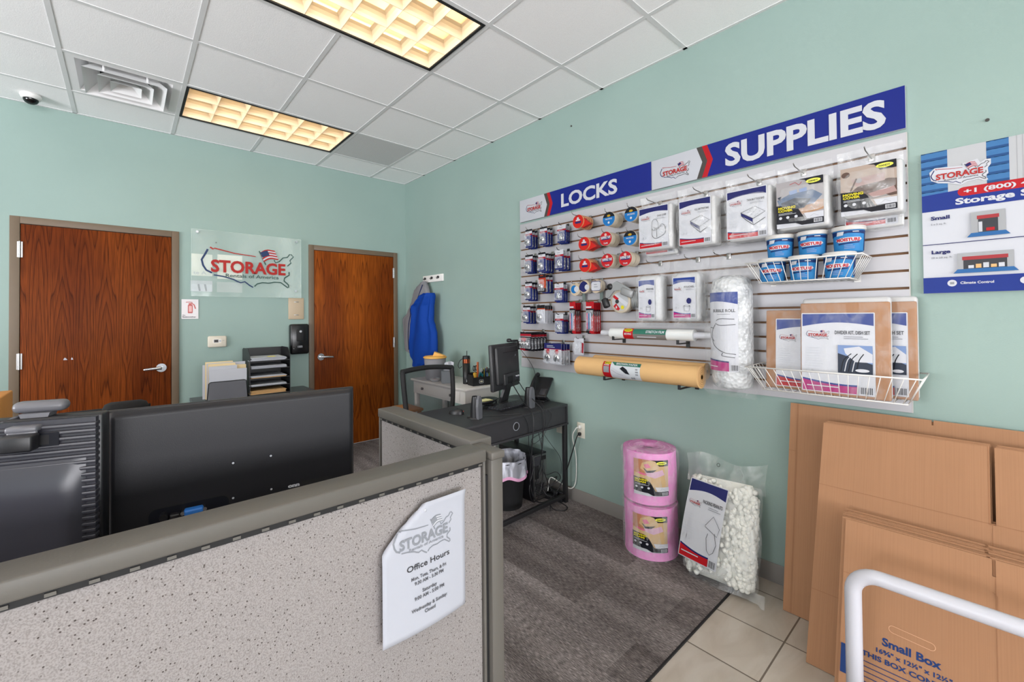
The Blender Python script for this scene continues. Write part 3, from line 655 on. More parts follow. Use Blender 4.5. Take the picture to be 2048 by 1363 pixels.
md = o.modifiers.new('thick', 'SOLIDIFY'); md.thickness = .0004
p = Print(lambda a, b, h: sheetpt(a/.216, b/.279, h), base=.0006, step=.0001); p.cut = [(.216*i/20, 0) for i in range(1, 20)]+[(.279*i/24, 1) for i in range(1, 24)]
INKG = K('toner_grey', '#7d8188', .7)
logo(p, .024, .165, .157, red=INKG, dark=INKG, blue=INKG, mono=True)
p.text('Office Hours', .112, .140, .0125, INK, w=.112, align='c', bold=.008)
DK = K('toner_dark', '#4a4c52', .7)
for txt, z, w in (('Mon, Tues, Thurs, & Fri', .118, .092), ('9:30 AM - 5:30 PM', .106, .076), ('Saturday', .085, .038), ('9:00 AM - 5:00 PM', .073, .078), ('Wednesday & Sunday:', .049, .094), ('Closed', .037, .028)):
    p.text(txt, .112, z, .0072, DK, w=w, align='c', bold=.02)
p.obj('print', t)
G().lathe([(0, -.002), (.004, -.001), (.0035, .004), (.0, .005)], K('pin_plastic', '#d8dbe2', .2, alpha=.6), 12, M=Matrix.Translation((-.004, -.018, .262)) @ Matrix.Rotation(PI/2, 4, 'X')).obj('push_pin', t)

# worksurface behind the panel
t = thing('worksurface', 'grey cubicle worksurface carrying the two large monitors', 'desk', (-3.2, -3.45, 0))
G().b(-1.2, .95, -.31, .27, .71, .74, DGREY, .004).obj('top', t)
for x in (-1.1, .88): G().b(x-.02, x+.02, -.28, .24, 0, .71, DARK).obj('leg', t)

# ------------------------------------------------------------------ the two large monitors, backs toward us
MB = K('monitor_back', '#1b1b1f', .45, spec=.32, bump=.05, bscale=500, vary=.02)
t = thing('computer_monitor', 'wide flat monitor seen from behind, small white logo at its lower edge', 'monitor', (-2.0788, -3.4795, .74), math.radians(-6.4))
W_, B_, T_ = .538, .15, .474
g = G(); g.b(-W_, 0, .0, .012, B_, T_, BLACK, .003)
def backsurf(u, v):      # gently domed back shell
    x = -W_+.003+u*(W_-.006); z = B_+.003+v*(T_-B_-.006); e = min(1, min(u, 1-u)/.02)*1.0; f = min(1, min(v, 1-v)/.03)
    return (x, -.004-.016*(math.sin(min(1, e)*PI/2)*math.sin(min(1, f)*PI/2)), z)
g.obj('bezel', t)
bk = G().surf(backsurf, 100, 60, MB).obj('back_shell', t)
FB = -.0205
for x, z in ((-.3, .318), (-.217, .32), (-.216, .234), (-.3, .232)): p = Print(base=.0005); p.disc(x, z, .0042, PBLACK); p.disc(x, z, .0026, LGREY); p.obj('screw', t, loc=(0, FB, 0))
p = Print(base=.0005)
p.text('onn', -.177, .228, .0085, PWHITE, w=.028, bold=.06); p.obj('logo', t, loc=(0, FB, 0))
p = Print(base=.0005); p.rect(-.143, .222, -.068, .238, BLACKM); p.obj('label_slot', t, loc=(0, FB, 0))
p = Print(base=.0004); p.rrect(-.468, .155, -.305, .247, .018, BLACKM); p.rrect(-.463, .158, -.309, .243, .015, PBLACK); rc = p.obj('port_recess', t, loc=(0, FB, 0))
vg = G().box((-.379, FB-.016, .228), (.036, .022, .013), K('blue_connector', '#2b6fc0', .4), .003); 
for x in (-.4, -.358): vg.cyl((x, FB-.022, .228), (x, FB-.004, .228), .0045, CHROME, 12)
vg.obj('video_plug', t)
G().cyl((-.435, FB-.02, .226), (-.435, FB, .226), .008, BLACK, 14).obj('power_plug', t); G().box((-.415, FB-.01, .223), (.02, .018, .012), BLACK, .003).obj('power_plug', t)
g = G(); g.b(-.3, -.22, -.02, .03, 0, .24, BLACK, .004, Matrix.Translation((0, .03, 0))); g.lathe([(0, .0), (.11, .0), (.11, .008), (.03, .014), (0, .014)], BLACK, 32, (-.26, .06, 0)); g.obj('stand', t)

t = thing('computer_monitor', 'older monitor with ribbed back at the left edge, webcam on top', 'monitor', (-2.6135, -3.534, .74), math.radians(-18))
W_ = .44
LB = K('ribbed_black_plastic', '#2f2f36', .34); LB2 = K('smooth_black_plastic', '#303037', .3)
G().b(-W_, 0, -.004, .03, .205, .490, BLACK, .004).obj('bezel', t)
g = G(); n = 22
for i in range(n):       # horizontal ribs round the shell
    z = .215+i*(.267/n); g.b(-W_+.004, -.004, -.022, -.002, z, z+.007, LB, .0015)
g.b(-W_+.006, -.006, -.017, -.002, .208, .486, LB2); g.obj('ribbed_shell', t)
G().surf(lambda u, v: (lerp(-W_+.03, -.02, u), -.018-.014*math.sin(PI/2*min(1, min(u, 1-u)/.06))*math.sin(PI/2*min(1, (1-v)/.35))*1.0, lerp(.21, .415, v)), 30, 24, LB2).obj('rear_bulge', t)
p = Print(); p.rect(-.10, .438, -.058, .464, PBLACK); p.rect(-.096, .442, -.072, .460, BLACKM); p.obj('badge', t, loc=(0, -.0225, 0))
g = G(); g.b(-.27, -.17, -.05, .02, 0, .24, BLACK, .004); g.lathe([(0, 0), (.12, 0), (.12, .01), (.03, .016), (0, .016)], BLACK, 32, (-.22, 0, 0)); g.obj('stand', t)
t = thing('webcam', 'grey clip on webcam perched on the left monitor', 'webcam', (-2.626, -3.536, .728), math.radians(-18))
WC = K('webcam_grey', '#5d5d62', .35)
G().box((-.092, .03, .520), (.080, .03, .022), WC, .0105, seg=4).obj('body', t)
G().prism([(-.115, .51), (-.07, .51), (-.076, .493), (-.109, .493)], .006, .035, WC).box((-.095, -.006, .487), (.045, .05, .012), WC, .004).obj('neck', t)
G().b(-.118, -.07, -.052, -.024, .450, .480, BLACK, .004).b(-.115, -.073, -.03, -.023, .46, .49, WC, .003).obj('clip', t)
G().tube(smoothpath([(-.12, .02, .505), (-.15, -.01, .49), (-.2, -.03, .47), (-.27, -.03, .45), (-.3, .02, .42)], 5), .0024, WC, 8).obj('cable', t)

# carton at the far left, chair back behind the monitors
t = thing('cardboard_box', 'brown cardboard box at the left edge behind the webcam', 'box', (-3.03, -3.17, .74))
CARDL = mat_card('cardboard_orange', '#bd8448')
G().b(-.24, .24, -.09, .05, 0, .505, CARDL, .003).obj('carton', t)
p = Print(); p.rect(-.24, .24, .24, .262, K('tape_brown', '#a87440', .35)); p.obj('tape', t, loc=(0, -.09, 0))
t = thing('office_chair', 'black office chair mostly hidden behind the wide monitor', 'chair', (-2.68, -2.62, 0))
CH = K('black_chair_fabric', '#0c0c0e', .85)
G().surf(lambda u, v: (.17*math.copysign(abs(math.cos(2*PI*u))**.5, math.cos(2*PI*u)), .03*math.sin(2*PI*u)-.0, .55+v*.55-(.05*(1-math.cos(2*PI*u))/2 if v > .9 else 0)), 28, 14, CH, closeu=True).box((.0, 0, 1.075), (.325, .05, .05), CH, .024).box((.10, -.01, 1.095), (.13, .05, .05), CH, .024, Matrix.Identity(4)).obj('backrest', t)
G().box((0, -.27, .48), (.46, .44, .08), CH, .035).obj('seat', t)
G().cyl((0, -.25, .1), (0, -.25, .44), .025, BLACK, 14).obj('gas_lift', t)
for k in range(5):
    a = 2*PI*k/5; l = G().tube([(0, -.25, .1), (.26*math.cos(a), -.25+.26*math.sin(a), .07)], .018, BLACK, 8).obj('leg', t)
    G().cyl((.26*math.cos(a)-.01, -.25+.26*math.sin(a), .033), (.26*math.cos(a)+.01, -.25+.26*math.sin(a), .033), .027, BLACK, 14).obj('caster', l)
# nail marks on the walls
for i, (loc, r, lb) in enumerate((((-.0, -2.608, 2.87), 0, 'tiny dark screw high on the right wall above the LOCKS banner'), ((0, -4.709, 2.175), 0, 'tiny screw on the right wall above the storage sizes poster'), ((-1.955, 0, 2.119), 1, 'tiny screw on the back wall seen through the acrylic sign'))):
    g = G().cyl((0, 0, 0), (0, -.006, 0), .006, TAUPEP, 10); o = g.obj('wall_screw', None, loc, (0, 0, 0 if r else -PI/2)); tag(o, lb, 'screw')

# ================================================================== slatwall and its banners (right wall; local x runs toward the camera, local -y out of the wall)
RW = -PI/2
MDF = K('mdf_core', '#7a5a40', .85, bump=.1, bscale=200); SLATW = K('slat_laminate', '#b2b1b5', .4, vary=.01)
t = thing('slatwall', 'white slatwall panel with brown grooves on the right wall holding supplies', 'display panel', (0, -2.045, .98), RW)
G().b(0, 2.43, -.006, -.0005, 0, 1.22, MDF).obj('core', t)
g = G(); ed = [0]+[1.15-.0762*k for k in range(14, -1, -1)]+[1.22+.0062]
for i in range(len(ed)-1):
    a = ed[i]+(.0055 if i else 0); b_ = ed[i+1]-.0055 if i < len(ed)-2 else 1.22
    g.b(0, 2.43, -.019, -.006, a, b_, SLATW, .0008)
g.obj('slats', t)
G().b(2.43, 2.433, -.019, -.0005, 0, 1.22, K('edge_band_grey', '#b9b7b3', .5)).obj('edge_band', t)
PRB = K('banner_blue', '#1c3193', .4); PRG = K('banner_grey', '#5b5652', .45)
def banner(label, y0, w, fn):
    t = thing('banner_sign', label, 'sign', (0, y0, 2.2185), RW)
    G().b(0, w, -.019, -.0005, 0, .1865, PWHITE, .0008).obj('panel', t)
    p = Print(); fn(p, w, .1865); p.obj('print', t, loc=(0, -.019, 0)); return t
def chevron(p, a, h, w):
    p.poly([(a+.0, h), (w, h), (w, 0), (a+.0, 0), (a+.0+.033, h/2)], PRG)
    p.poly([(a+.032, h), (w, h), (w, 0), (a+.03, 0), (a+.062, h/2)], RED)
    p.poly([(a+.062, h), (w, h), (w, 0), (a+.06, 0), (a+.094, h/2)], PRB)
def b1(p, w, h): chevron(p, .285, h, w); logo(p, .078, .045, .19); p.text('LOCKS', .47, .043, .098, PWHITE, w=.508, bold=.03)
def b2(p, w, h): chevron(p, .290, h, w); logo(p, .058, .035, .195); p.text('SUPPLIES', .452, .033, .118, PWHITE, w=.682, bold=.035)
banner('blue and white LOCKS banner over the left half of the slatwall', -2.045, 1.231, b1)
banner('larger lettered SUPPLIES banner over the right half of the slatwall', -3.278, 1.197, b2)

# ------------------------------------------------------------------ storage sizes poster
POB = K('poster_blue', '#22409a', .4); SHUT = K('shutter_blue', '#4f87bd', .4); SHUT2 = K('shutter_blue_dark', '#2f5f96', .4); PGR = K('poster_grey', '#b9bbbe', .4); PGR2 = K('poster_grey_light', '#cdcfd2', .4)
t = thing('wall_poster', 'storage sizes poster on the right wall, cut by the right edge of the photo', 'poster', (0, -4.519, 1.494), RW)
G().b(0, .86, -.008, -.0005, 0, .595, PWHITE).obj('board', t)
p = Print(); p.rect(0, .35, .86, .595, PGR2)
for x0, x1 in ((0, .078), (.185, .243), (.43, .52)):
    for k in range(7):
        z = .372+k*.033; p.rect(x0, z, x1, z+.024, SHUT); p.h -= p.step
        p.rect(x0, z+.022, x1, min(.595, z+.033), SHUT2); p.h -= p.step
p.h += p.step
for k in range(12): p.rect(.262+k*.014, .36, .2635+k*.014, .595, PGR); p.h -= p.step
p.h += p.step
p.poly([(0, .345), (0, .415), (.11, .42), (.86, .43), (.86, .345)], POB)
p.rrect(.105, .392, .46, .428, .017, RED); p.text('+1 (800) 457-5670', .122, .402, .0165, PWHITE, w=.30, bold=.03)
p.text('Storage Sizes', .098, .361, .024, PWHITE, w=.27, bold=.035)
logo(p, .028, .445, .165, halo=PWHITE)
p.text('Small', .026, .308, .014, NAVY, w=.055, bold=.04); p.text('5 x 5 sq. ft.', .026, .286, .007, GREY, w=.045); p.text('Large', .026, .165, .014, NAVY, w=.055, bold=.04); p.text('10 x 20 sq. ft.', .026, .145, .007, GREY, w=.06)
p.rect(0, .203, .86, .206, NAVY)
def unit(x, z, w, h, dw, dh, boxes):
    p.rect(x, z, x+w, z+h, PGR); p.rect(x+(w-dw)/2, z, x+(w+dw)/2, z+dh, K('unit_dark', '#4b4d52', .5)); p.rect(x+(w-dw)/2-.003, z+dh, x+(w+dw)/2+.003, z+dh+.014, K('unit_red', '#b8454a', .4))
    p.poly([(x-.012, z-.014), (x+w+.012, z-.014), (x+w, z+.002), (x, z+.002)], K('unit_floor', '#3a78b4', .4))
    for bx, bz, bw2, bh, m in boxes: p.rect(x+bx, z+bz, x+bx+bw2, z+bz+bh, m); p.h -= p.step
    p.h += p.step
unit(.14, .235, .09, .085, .052, .055, [(.02, .004, .01, .04, LGREY), (.04, .006, .022, .012, RED)])
unit(.10, .092, .148, .067, .115, .038, [(.03+.02*k, .004, .015, .012+.004*(k % 3), [PWHITE, KRAFT, LGREY, KRAFT][k % 4]) for k in range(5)])
unit(.47, .235, .11, .085, .07, .055, [(.03, .004, .02, .03, KRAFT)]); unit(.47, .092, .16, .067, .13, .038, [(.04, .004, .02, .02, PWHITE)])
p.rect(0, 0, .86, .065, POB); p.disc(.084, .039, .0135, PWHITE); p.rect(.078, .034, .090, .044, GREY); p.text('Climate Control', .107, .034, .0095, PWHITE, w=.09, bold=.03); p.disc(.275, .039, .0135, PWHITE); p.text('Drive Up Access', .297, .034, .0095, PWHITE, w=.095, bold=.03)
p.obj('print', t, loc=(0, -.008, 0))

# ------------------------------------------------------------------ hooks and hanging goods
WIRE = K('hook_steel', '#8d8b88', .3, .9)
def hook(y, z, d, label, black=False, up=.02):
    m = BLACK if black else WIRE
    t = thing('peg_hook', label, 'hook', (-.019, y, z), RW, 'slatwall hooks')
    G().b(-.012, .012, -.004, 0, -.012, .022, m, .001).obj('back_plate', t)
    G().tube([(0, -.003, 0), (0, -d*.5, .0), (0, -d+.012, .002), (0, -d, .008), (0, -d-.006, up)], .0024, m, 8).obj('rod', t)
    return t
DISC = K('polished_steel', '#d5d6d8', .14, 1); DISC2 = K('dark_steel', '#57585c', .22, 1)
BLIS = mat_film('blister_plastic', .20, '#e8ecf2', .08, .15, 40)
CBLUE = K('card_blue', '#1d2f7c', .4); CRED = K('card_red', '#b22a3c', .4); CORG = K('card_orange', '#c8532a', .4); CBLK = K('card_black', '#222027', .4); COBL = K('card_oblique_red', '#c0202c', .4)
def disclock(g, x, z, r, y=-.004):
    M_ = Matrix.Translation((x, y, z)) @ Matrix.Rotation(PI/2, 4, 'X')
    g.lathe([(r, 0), (r, .010), (r*.86, .016), (r*.5, .018), (0, .018)], DISC, 22, M=M_)
    g.lathe([(r*.62, .0178), (r*.6, .0192), (r*.5, .0196), (0, .0196)], DISC2, 18, M=M_)
    g.tube([(x+r*.25, y-.017, z+r*.9), (x+r*.05, y-.021, z+r*.25), (x-r*.2, y-.021, z-r*.1)], .003, DISC, 6)
def padlock(g, x, z, s, y=-.004):
    g.box((x, y-.007, z), (s, .014, s*1.05), DISC, .003); g.tube(smoothpath([(x-s*.32, y-.007, z+s*.4), (x-s*.32, y-.007, z+s*1.0), (x, y-.007, z+s*1.3), (x+s*.32, y-.007, z+s*1.0), (x+s*.32, y-.007, z+s*.4)], 4), .0032, DISC, 8)
KINDS = dict(round=('blue carded disc lock', CBLUE), pad=('blue carded padlock', CBLUE), orange=('orange carded disc lock', CORG), white=('white carded disc lock', PWHITE), black=('black carded small lock set', CBLK), twin=('white carded pair of disc locks', PWHITE), knife=('red carded utility knife set', COBL), dispw=('white carded small dispenser', PWHITE))
def lockpack(kind, w, h, label, loc, group):
    t = thing('knife_pack' if kind == 'knife' else ('dispenser_pack' if kind == 'dispw' else 'lock_pack'), label, 'blister pack', loc, RW, group); a = w/2
    G().b(-a, a, -.0012, .0, -h, 0, KINDS[kind][1], 0).obj('card', t)
    p = Print(base=.0003)
    if kind in ('round', 'pad'):
        p.rect(-a, -h*.10, a, 0, CBLK) if kind == 'round' else None
        p.rect(-a, -h*.24, a, -h*.10 if kind == 'round' else 0, PWHITE); p.rect(-a, -h*.34, a, -h*.24, CRED); p.lines(-a*.6, -h*.16, w*.5, 1, .01, h*.03, GREY); p.lines(-a*.7, -h*.3, w*.6, 1, .01, h*.02, PWHITE)
    elif kind == 'orange': p.rect(-a, -h*.2, a, 0, CBLK); p.rect(-a, -h, a, -h*.78, CBLK); p.rect(-a, -h*.24, a, -h*.2, CRED); p.lines(-a*.6, -h*.1, w*.6, 1, .01, h*.04, CORG)
    elif kind == 'white': p.rect(-a, -h*.2, a, 0, CBLK); p.rect(-a, -h*.25, a, -h*.19, CORG)
    elif kind == 'black': p.rect(-a, -h*.22, a, -h*.1, CRED); p.rect(-a, -h*.25, a, -h*.23, PWHITE); p.disc(-a*.35, -h*.4, a*.5, COBL, h*.1); p.rect(-a, -h, -a*.1, -h*.9, CRED)
    elif kind == 'twin': p.rect(-a, -h*.27, a, 0, NAVY); p.rect(-a, -h*.3, a, -h*.27, CRED); p.lines(-a*.7, -h*.14, w*.5, 2, h*.07, h*.025, LGREY)
    elif kind == 'dispw': p.poly([(a*.3, -h*.85), (a*.9, -h*.9), (a, -h*.3), (a*.55, -h*.25), (a*.55, -h*.5)], CRED); p.lines(-a*.7, -h*.2, w*.5, 8, h*.07, h*.015, LGREY)
    else:
        p.poly([(-a, -h*.22), (a, -h*.22), (a, -h*.4), (a*.3, -h*.5), (-a*.2, -h), (-a, -h)], CBLK); p.rect(-a, -h*.2, a*.4, -h*.15, PWHITE)
    p.obj('print', t, loc=(0, -.0012, 0))
    if kind in ('round', 'orange', 'white'):
        g = G(); disclock(g, -a*.25, -h*.70, min(w*.34, h*.2)); g.obj('lock', t)
        G().box((-a*.1, -.013, -h*.62), (w*.84, .024, h*.66), BLIS, .008).obj('blister', t)
    elif kind == 'pad':
        g = G(); padlock(g, 0, -h*.74, w*.3); g.obj('lock', t); g = G(); g.box((a*.5, -.006, -h*.75), (w*.1, .004, h*.12), DISC, .001); g.obj('key', t)
        G().box((0, -.011, -h*.64), (w*.84, .02, h*.6), BLIS, .007).obj('blister', t)
    elif kind == 'black':
        for k in range(3): g = G(); disclock(g, -a*.72+k*a*.5, -h*.66, .021); g.obj('lock', t)
        G().box((0, -.013, -h*.6), (w*.94, .024, h*.6), BLIS, .007).obj('blister', t)
    elif kind == 'twin':
        for k in (-1, 1):
            g = G(); disclock(g, k*a*.52, -h*.7, .031); g.obj('lock', t); G().lathe([(0, .018), (.013, .014), (.015, .006), (.015, 0)], COBL, 14, M=Matrix.Translation((k*a*.52, -.002, -h*.40)) @ Matrix.Rotation(PI/2, 4, 'X')).obj('dial', t)
        G().box((0, -.014, -h*.66), (w*.96, .026, h*.62), BLIS, .008).obj('blister', t)
    elif kind == 'knife':
        for k, mt in enumerate((K('knife_pink', '#d23a76', .35), CYAN, K('knife_light', '#a8b8d6', .35))):
            G().box((-a*.62+k*a*.42, -.006, -h*.62), (w*.11, .008, h*.52), mt, .003).b(-a*.62+k*a*.42-.002, -a*.62+k*a*.42+.002, -.008, -.004, -h*.36, -h*.28, DISC).obj('knife', t)
        G().box((0, -.007, -h*.6), (w*.9, .012, h*.66), BLIS, .004).obj('blister', t)
    else: G().box((0, -.02, -h*.55), (w*.8, .034, h*.7), BLIS, .01).obj('blister', t)
    return t
LOCKS = [
 ('round', 3, .113, -2.207, -2.282, 2.116, 1.970, 'the upper left slatwall hook'),
 ('round', 3, .112, -2.370, -2.445, 2.111, 1.970, 'top lock row, second hook'),
 ('pad', 3, .095, -2.536, -2.620, 2.101, 1.968, 'top lock row, third hook'),
 ('round', 3, .095, -2.186, -2.272, 1.913, 1.769, 'second lock row, first hook'),
 ('round', 4, .144, -2.381, -2.456, 1.906, 1.758, 'second lock row, second hook'),
 ('pad', 3, .123, -2.539, -2.621, 1.909, 1.761, 'second lock row, third hook'),
 ('round', 3, .116, -2.202, -2.279, 1.691, 1.543, 'third lock row, first hook'),
 ('orange', 3, .130, -2.365, -2.440, 1.739, 1.599, 'the hook behind the orange card'),
 ('pad', 3, .092, -2.497, -2.587, 1.658, 1.522, 'third lock row, third hook'),
 ('round', 3, .118, -2.174, -2.254, 1.497, 1.357, 'fourth lock row, first hook'),
 ('white', 5, .134, -2.351, -2.435, 1.498, 1.362, 'fourth lock row, second hook'),
 ('pad', 4, .102, -2.510, -2.591, 1.425, 1.284, 'the hook left of the red knife cards'),
 ('black', 6, .219, -2.247, -2.369, 1.288, 1.146, 'the hook above the small monitor'),
 ('twin', 4, .145, -2.434, -2.605, 1.206, 1.050, 'the lowest lock hook'),
 ('knife', 5, .116, -2.663, -2.716, 1.515, 1.287, 'the left of two knife hooks'),
 ('knife', 5, .132, -2.824, -2.891, 1.510, 1.291, 'the right of two knife hooks'),
 ('dispw', 1, .080, -2.674, -2.761, 1.248, 1.127, 'the hook left above the brown paper rolls')]
ORD = ['foremost', 'second back', 'third back', 'fourth back', 'fifth back', 'rearmost']
for kind, n, d, y0, y1, z1, z0, where in LOCKS:
    yc = (y0+y1)/2; w = y0-y1; h = z1-z0; grp = 'carded locks on the slatwall' if kind not in ('knife', 'dispw') else ('carded knives on the slatwall' if kind == 'knife' else None)
    hook(yc, z1-.004, d+.008, 'metal slatwall hook, '+where.replace('the hook', 'the one', 1), black=(kind == 'pad'))
    rear = .05; first = None
    for i in range(n):
        dd = d-i*(d-rear)/max(1, n-1) if n > 1 else d
        kd = 'round' if (kind == 'orange' and i) else kind
        lb = KINDS[kd][0]+((', '+(ORD[i] if i < n-1 else 'rearmost')+', on ') if n > 1 else ' on ')+where
        loc = (-dd, yc+random.uniform(-.003, .003), z1-(.008 if i else 0))
        if first is None or (kind == 'orange' and i == 1): first = lockpack(kd, w, h, lb, loc, grp)
        else: copy_tree(first, lb, loc)
for y, z, where in ((-2.745, 1.60, 'left'), (-2.90, 1.60, 'right')):
    t = thing('price_strip', 'grey plastic label strip hanging above the %s knife cards' % where, 'label holder', (-.05, y, z), RW)
    G().b(-.013, .013, -.002, .002, -.085, 0, K('strip_grey', '#6b7a76', .4, alpha=.85)).obj('strip', t)

# tape rolls on hooks
TAPEC = K('clear_tape_roll', '#d9cdb8', .25, alpha=.75); TAPEO = K('tan_tape_roll', '#c98a5c', .3); TAPEB = K('brown_core', '#8a7a64', .7); DRED = K('dispenser_red', '#d42a22', .35)
def taperoll(style, label, loc, r=.048, wd=.045, disc=True, group='tape rolls on hooks'):
    t = thing('tape_roll', label, 'tape', loc, RW, group)
    body = TAPEC if style in ('blue', 'red', 'cres', 'dark', 'sq') else TAPEO
    Rm = Matrix.Rotation(-PI/2, 4, 'X')
    G().lathe([(r*.8, -0), (r, 0), (r, wd), (r*.8, wd), (r*.8, 0)], body, 30, M=Rm, smooth=False).obj('tape', t)
    G().lathe([(r*.77, .001), (r*.8, .001), (r*.8, wd-.001), (r*.77, wd-.001), (r*.77, .001)], TAPEB, 30, M=Rm, smooth=False).obj('core', t)
    if disc:
        p = Print(base=.0006)
        if style == 'blue':
            p.disc(0, 0, r*.98, CYAN); p.poly([(r*.98*math.cos(a), r*.98*math.sin(a)) for a in [math.radians(q) for q in range(15, 166, 10)]], PBLACK); p.disc(0, r*.45, r*.28, K('gold_print', '#c9a634', .4), r*.16); p.text('PACKING', 0, -r*.1, r*.2, PWHITE, w=r*1.1, align='c'); p.disc(0, -r*.5, r*.16, PWHITE)
        elif style == 'red':
            p.disc(0, 0, r*.98, RED); p.poly([(-r*.85, r*.28), (r*.85, r*.28), (r*.6, -r*.15), (-r*.6, -r*.15)], NAVY); p.text('SHIPPING TAPE', 0, r*.0, r*.34, PWHITE, w=r*1.6, align='c', bold=.04); p.disc(0, r*.55, r*.2, K('pale_print', '#e9c2b8', .4)); p.text('TAPE', 0, -r*.75, r*.22, PWHITE, w=r*.7, align='c')
        elif style == 'disp':
            p.disc(0, 0, r*.98, DRED); p.poly([(-r*.6, r*.0), (r*.6, r*.0), (r*.5, -r*.3), (-r*.45, -r*.3)], NAVY); p.rrect(-r*.4, r*.08, r*.4, r*.28, r*.08, PWHITE); p.disc(0, r*.42, r*.2, PWHITE)
        elif style == 'cres': p.disc(0, 0, r*.98, K('tape_face_tan', '#b9a890', .6)); p.disc(-r*.2, 0, r*.62, CYAN); p.disc(r*.25, 0, r*.45, LGREY)
        elif style == 'dark': p.disc(0, 0, r*.98, K('tape_face_tan', '#b9a890', .6)); p.disc(-r*.1, 0, r*.8, NAVY); p.disc(r*.5, -r*.1, r*.42, LGREY)
        elif style == 'sq': p.disc(0, 0, r*.98, K('tape_face_tan', '#b9a890', .6)); p.rrect(-r*.85, -r*.7, r*.85, r*.75, r*.3, NAVY); p.rrect(-r*.8, -r*.62, r*.8, r*.66, r*.28, PWHITE); p.lines(-r*.35, r*.2, r*.7, 2, r*.35, r*.1, GREY)
        p.obj('face_label', t)
    if style == 'disp' and disc:
        G().prism([(0, -r*.5), (r*.6, -r*1.0), (r*2.1, -r*.62), (r*1.2, r*.1), (r*.6, r*.7)], .01, wd+.02, DRED).obj('dispenser', t)
    return t
TAPES = [('disp', .16, -2.787, 2.082, 5, 'red faced tape dispenser with five rolls, top row of the tapes'), ('blue', .16, -3.044, 2.054, 2, 'blue and black faced tape, left of the two in the top tape row'), ('blue', .16, -3.211, 2.055, 2, 'blue and black faced tape, right one in the top tape row'),
 ('disp', .16, -2.837, 1.917, 2, 'red tape dispenser, first in the middle tape row'), ('red', .16, -3.018, 1.926, 2, 'red and navy faced tape in the middle tape row'), ('blue', .16, -3.201, 1.905, 2, 'blue and black faced tape in the middle tape row'),
 ('disp', .16, -2.842, 1.765, 2, 'red tape dispenser, first in the lower tape row'), ('red', .16, -3.027, 1.778, 2, 'red and navy faced tape, left of the two in the lower tape row'), ('red', .16, -3.165, 1.777, 2, 'red and navy faced tape, right one in the lower tape row'),
 ('cres', .09, -2.698, 1.607, 1, 'tan tape roll with blue crescent label above the knife cards'), ('dark', .09, -2.781, 1.621, 1, 'tan tape roll with navy crescent label, middle of three'), ('sq', .09, -2.883, 1.619, 1, 'tan tape roll with white square label beside the tape gun')]
SH = ['red dispenser in the top tape row', 'left blue tape in the top row', 'right blue tape in the top row', 'red dispenser in the middle tape row', 'red tape in the middle row', 'blue tape in the middle row',
      'red dispenser in the lower tape row', 'left red tape in the lower row', 'right red tape in the lower row', 'blue crescent tape', 'navy crescent tape', 'white labelled tape']
for (style, d, y, z, n, lb), sh in zip(TAPES, SH):
    hook(y, z+.0385, d+.02 if style != 'disp' else d+.045, 'metal hook carrying the '+sh, up=.024)
    wd = .045 if style != 'disp' else (.018 if n == 5 else .045)
    for i in range(n):
        taperoll(style, lb if i == 0 else 'plain tape roll, %s behind the %s' % (['', 'directly', 'second', 'third', 'fourth'][i], sh), (-d+i*(wd+.006), y, z), wd=wd, disc=(i == 0))

# tape gun
t = thing('tape_gun', 'grey tape gun dispenser with black handle and red and white label', 'tape gun', (-.10, -3.09, 1.535), RW)
GUN = K('gun_grey', '#8e8f90', .35, .2); M_ = Matrix.Rotation(-PI/2, 4, 'X')
G().lathe([(.0, 0), (.075, 0), (.078, .006), (.078, .05), (.0, .05)], TAPEC, 32, M=Matrix.Translation((-.0, -.01, -.03)) @ M_).obj('roll', t)
p = Print(base=.0006); p.disc(0, 0, .062, K('gun_label_grey', '#a9abae', .4)); p.poly([(-.05, .035), (-.035, .052), (.06, -.012), (.045, -.035)], PWHITE); p.poly([(-.055, .03), (-.045, .045), (-.01, .02), (-.02, .003)], RED)
p.poly([(-.052, -.03), (-.03, -.012), (.0, -.05), (-.012, -.06), (-.03, -.054)], RED); p.disc(.018, -.04, .013, YEL); p.text('6', -.034, -.045, .016, PWHITE, bold=.05); p.disc(-.022, .0, .014, INK); p.obj('label', t, loc=(0, -.01, -.03))
G().prism([(-.10, .03), (-.06, .085), (-.02, .105), (.03, .08), (.09, .045), (.095, .02), (.05, .02), (.0, .045), (-.04, .04), (-.075, .0), (-.105, -.01)], -.025, -.012, GUN).box((.05, -.005, .045), (.09, .06, .05), GUN, .008, Matrix.Rotation(.35, 4, 'Y')).obj('frame', t)
G().box((-.112, -.02, .0), (.045, .034, .07), BLACK, .012, Matrix.Rotation(-.35, 4, 'Y')).obj('handle', t)
G().lathe([(0, .001), (.02, 0), (.022, .01), (.022, .03), (0, .03)], BLACK, 20, M=Matrix.Translation((-.068, -.03, .07)) @ M_).obj('tension_knob', t)
for k in range(4): G().prism([(.085+k*.012, .03), (.093+k*.012, .03), (.098+k*.012, -.03), (.092+k*.012, -.075), (.086+k*.012, -.03)], -.015, .02, GUN).obj('blade_guard', t)

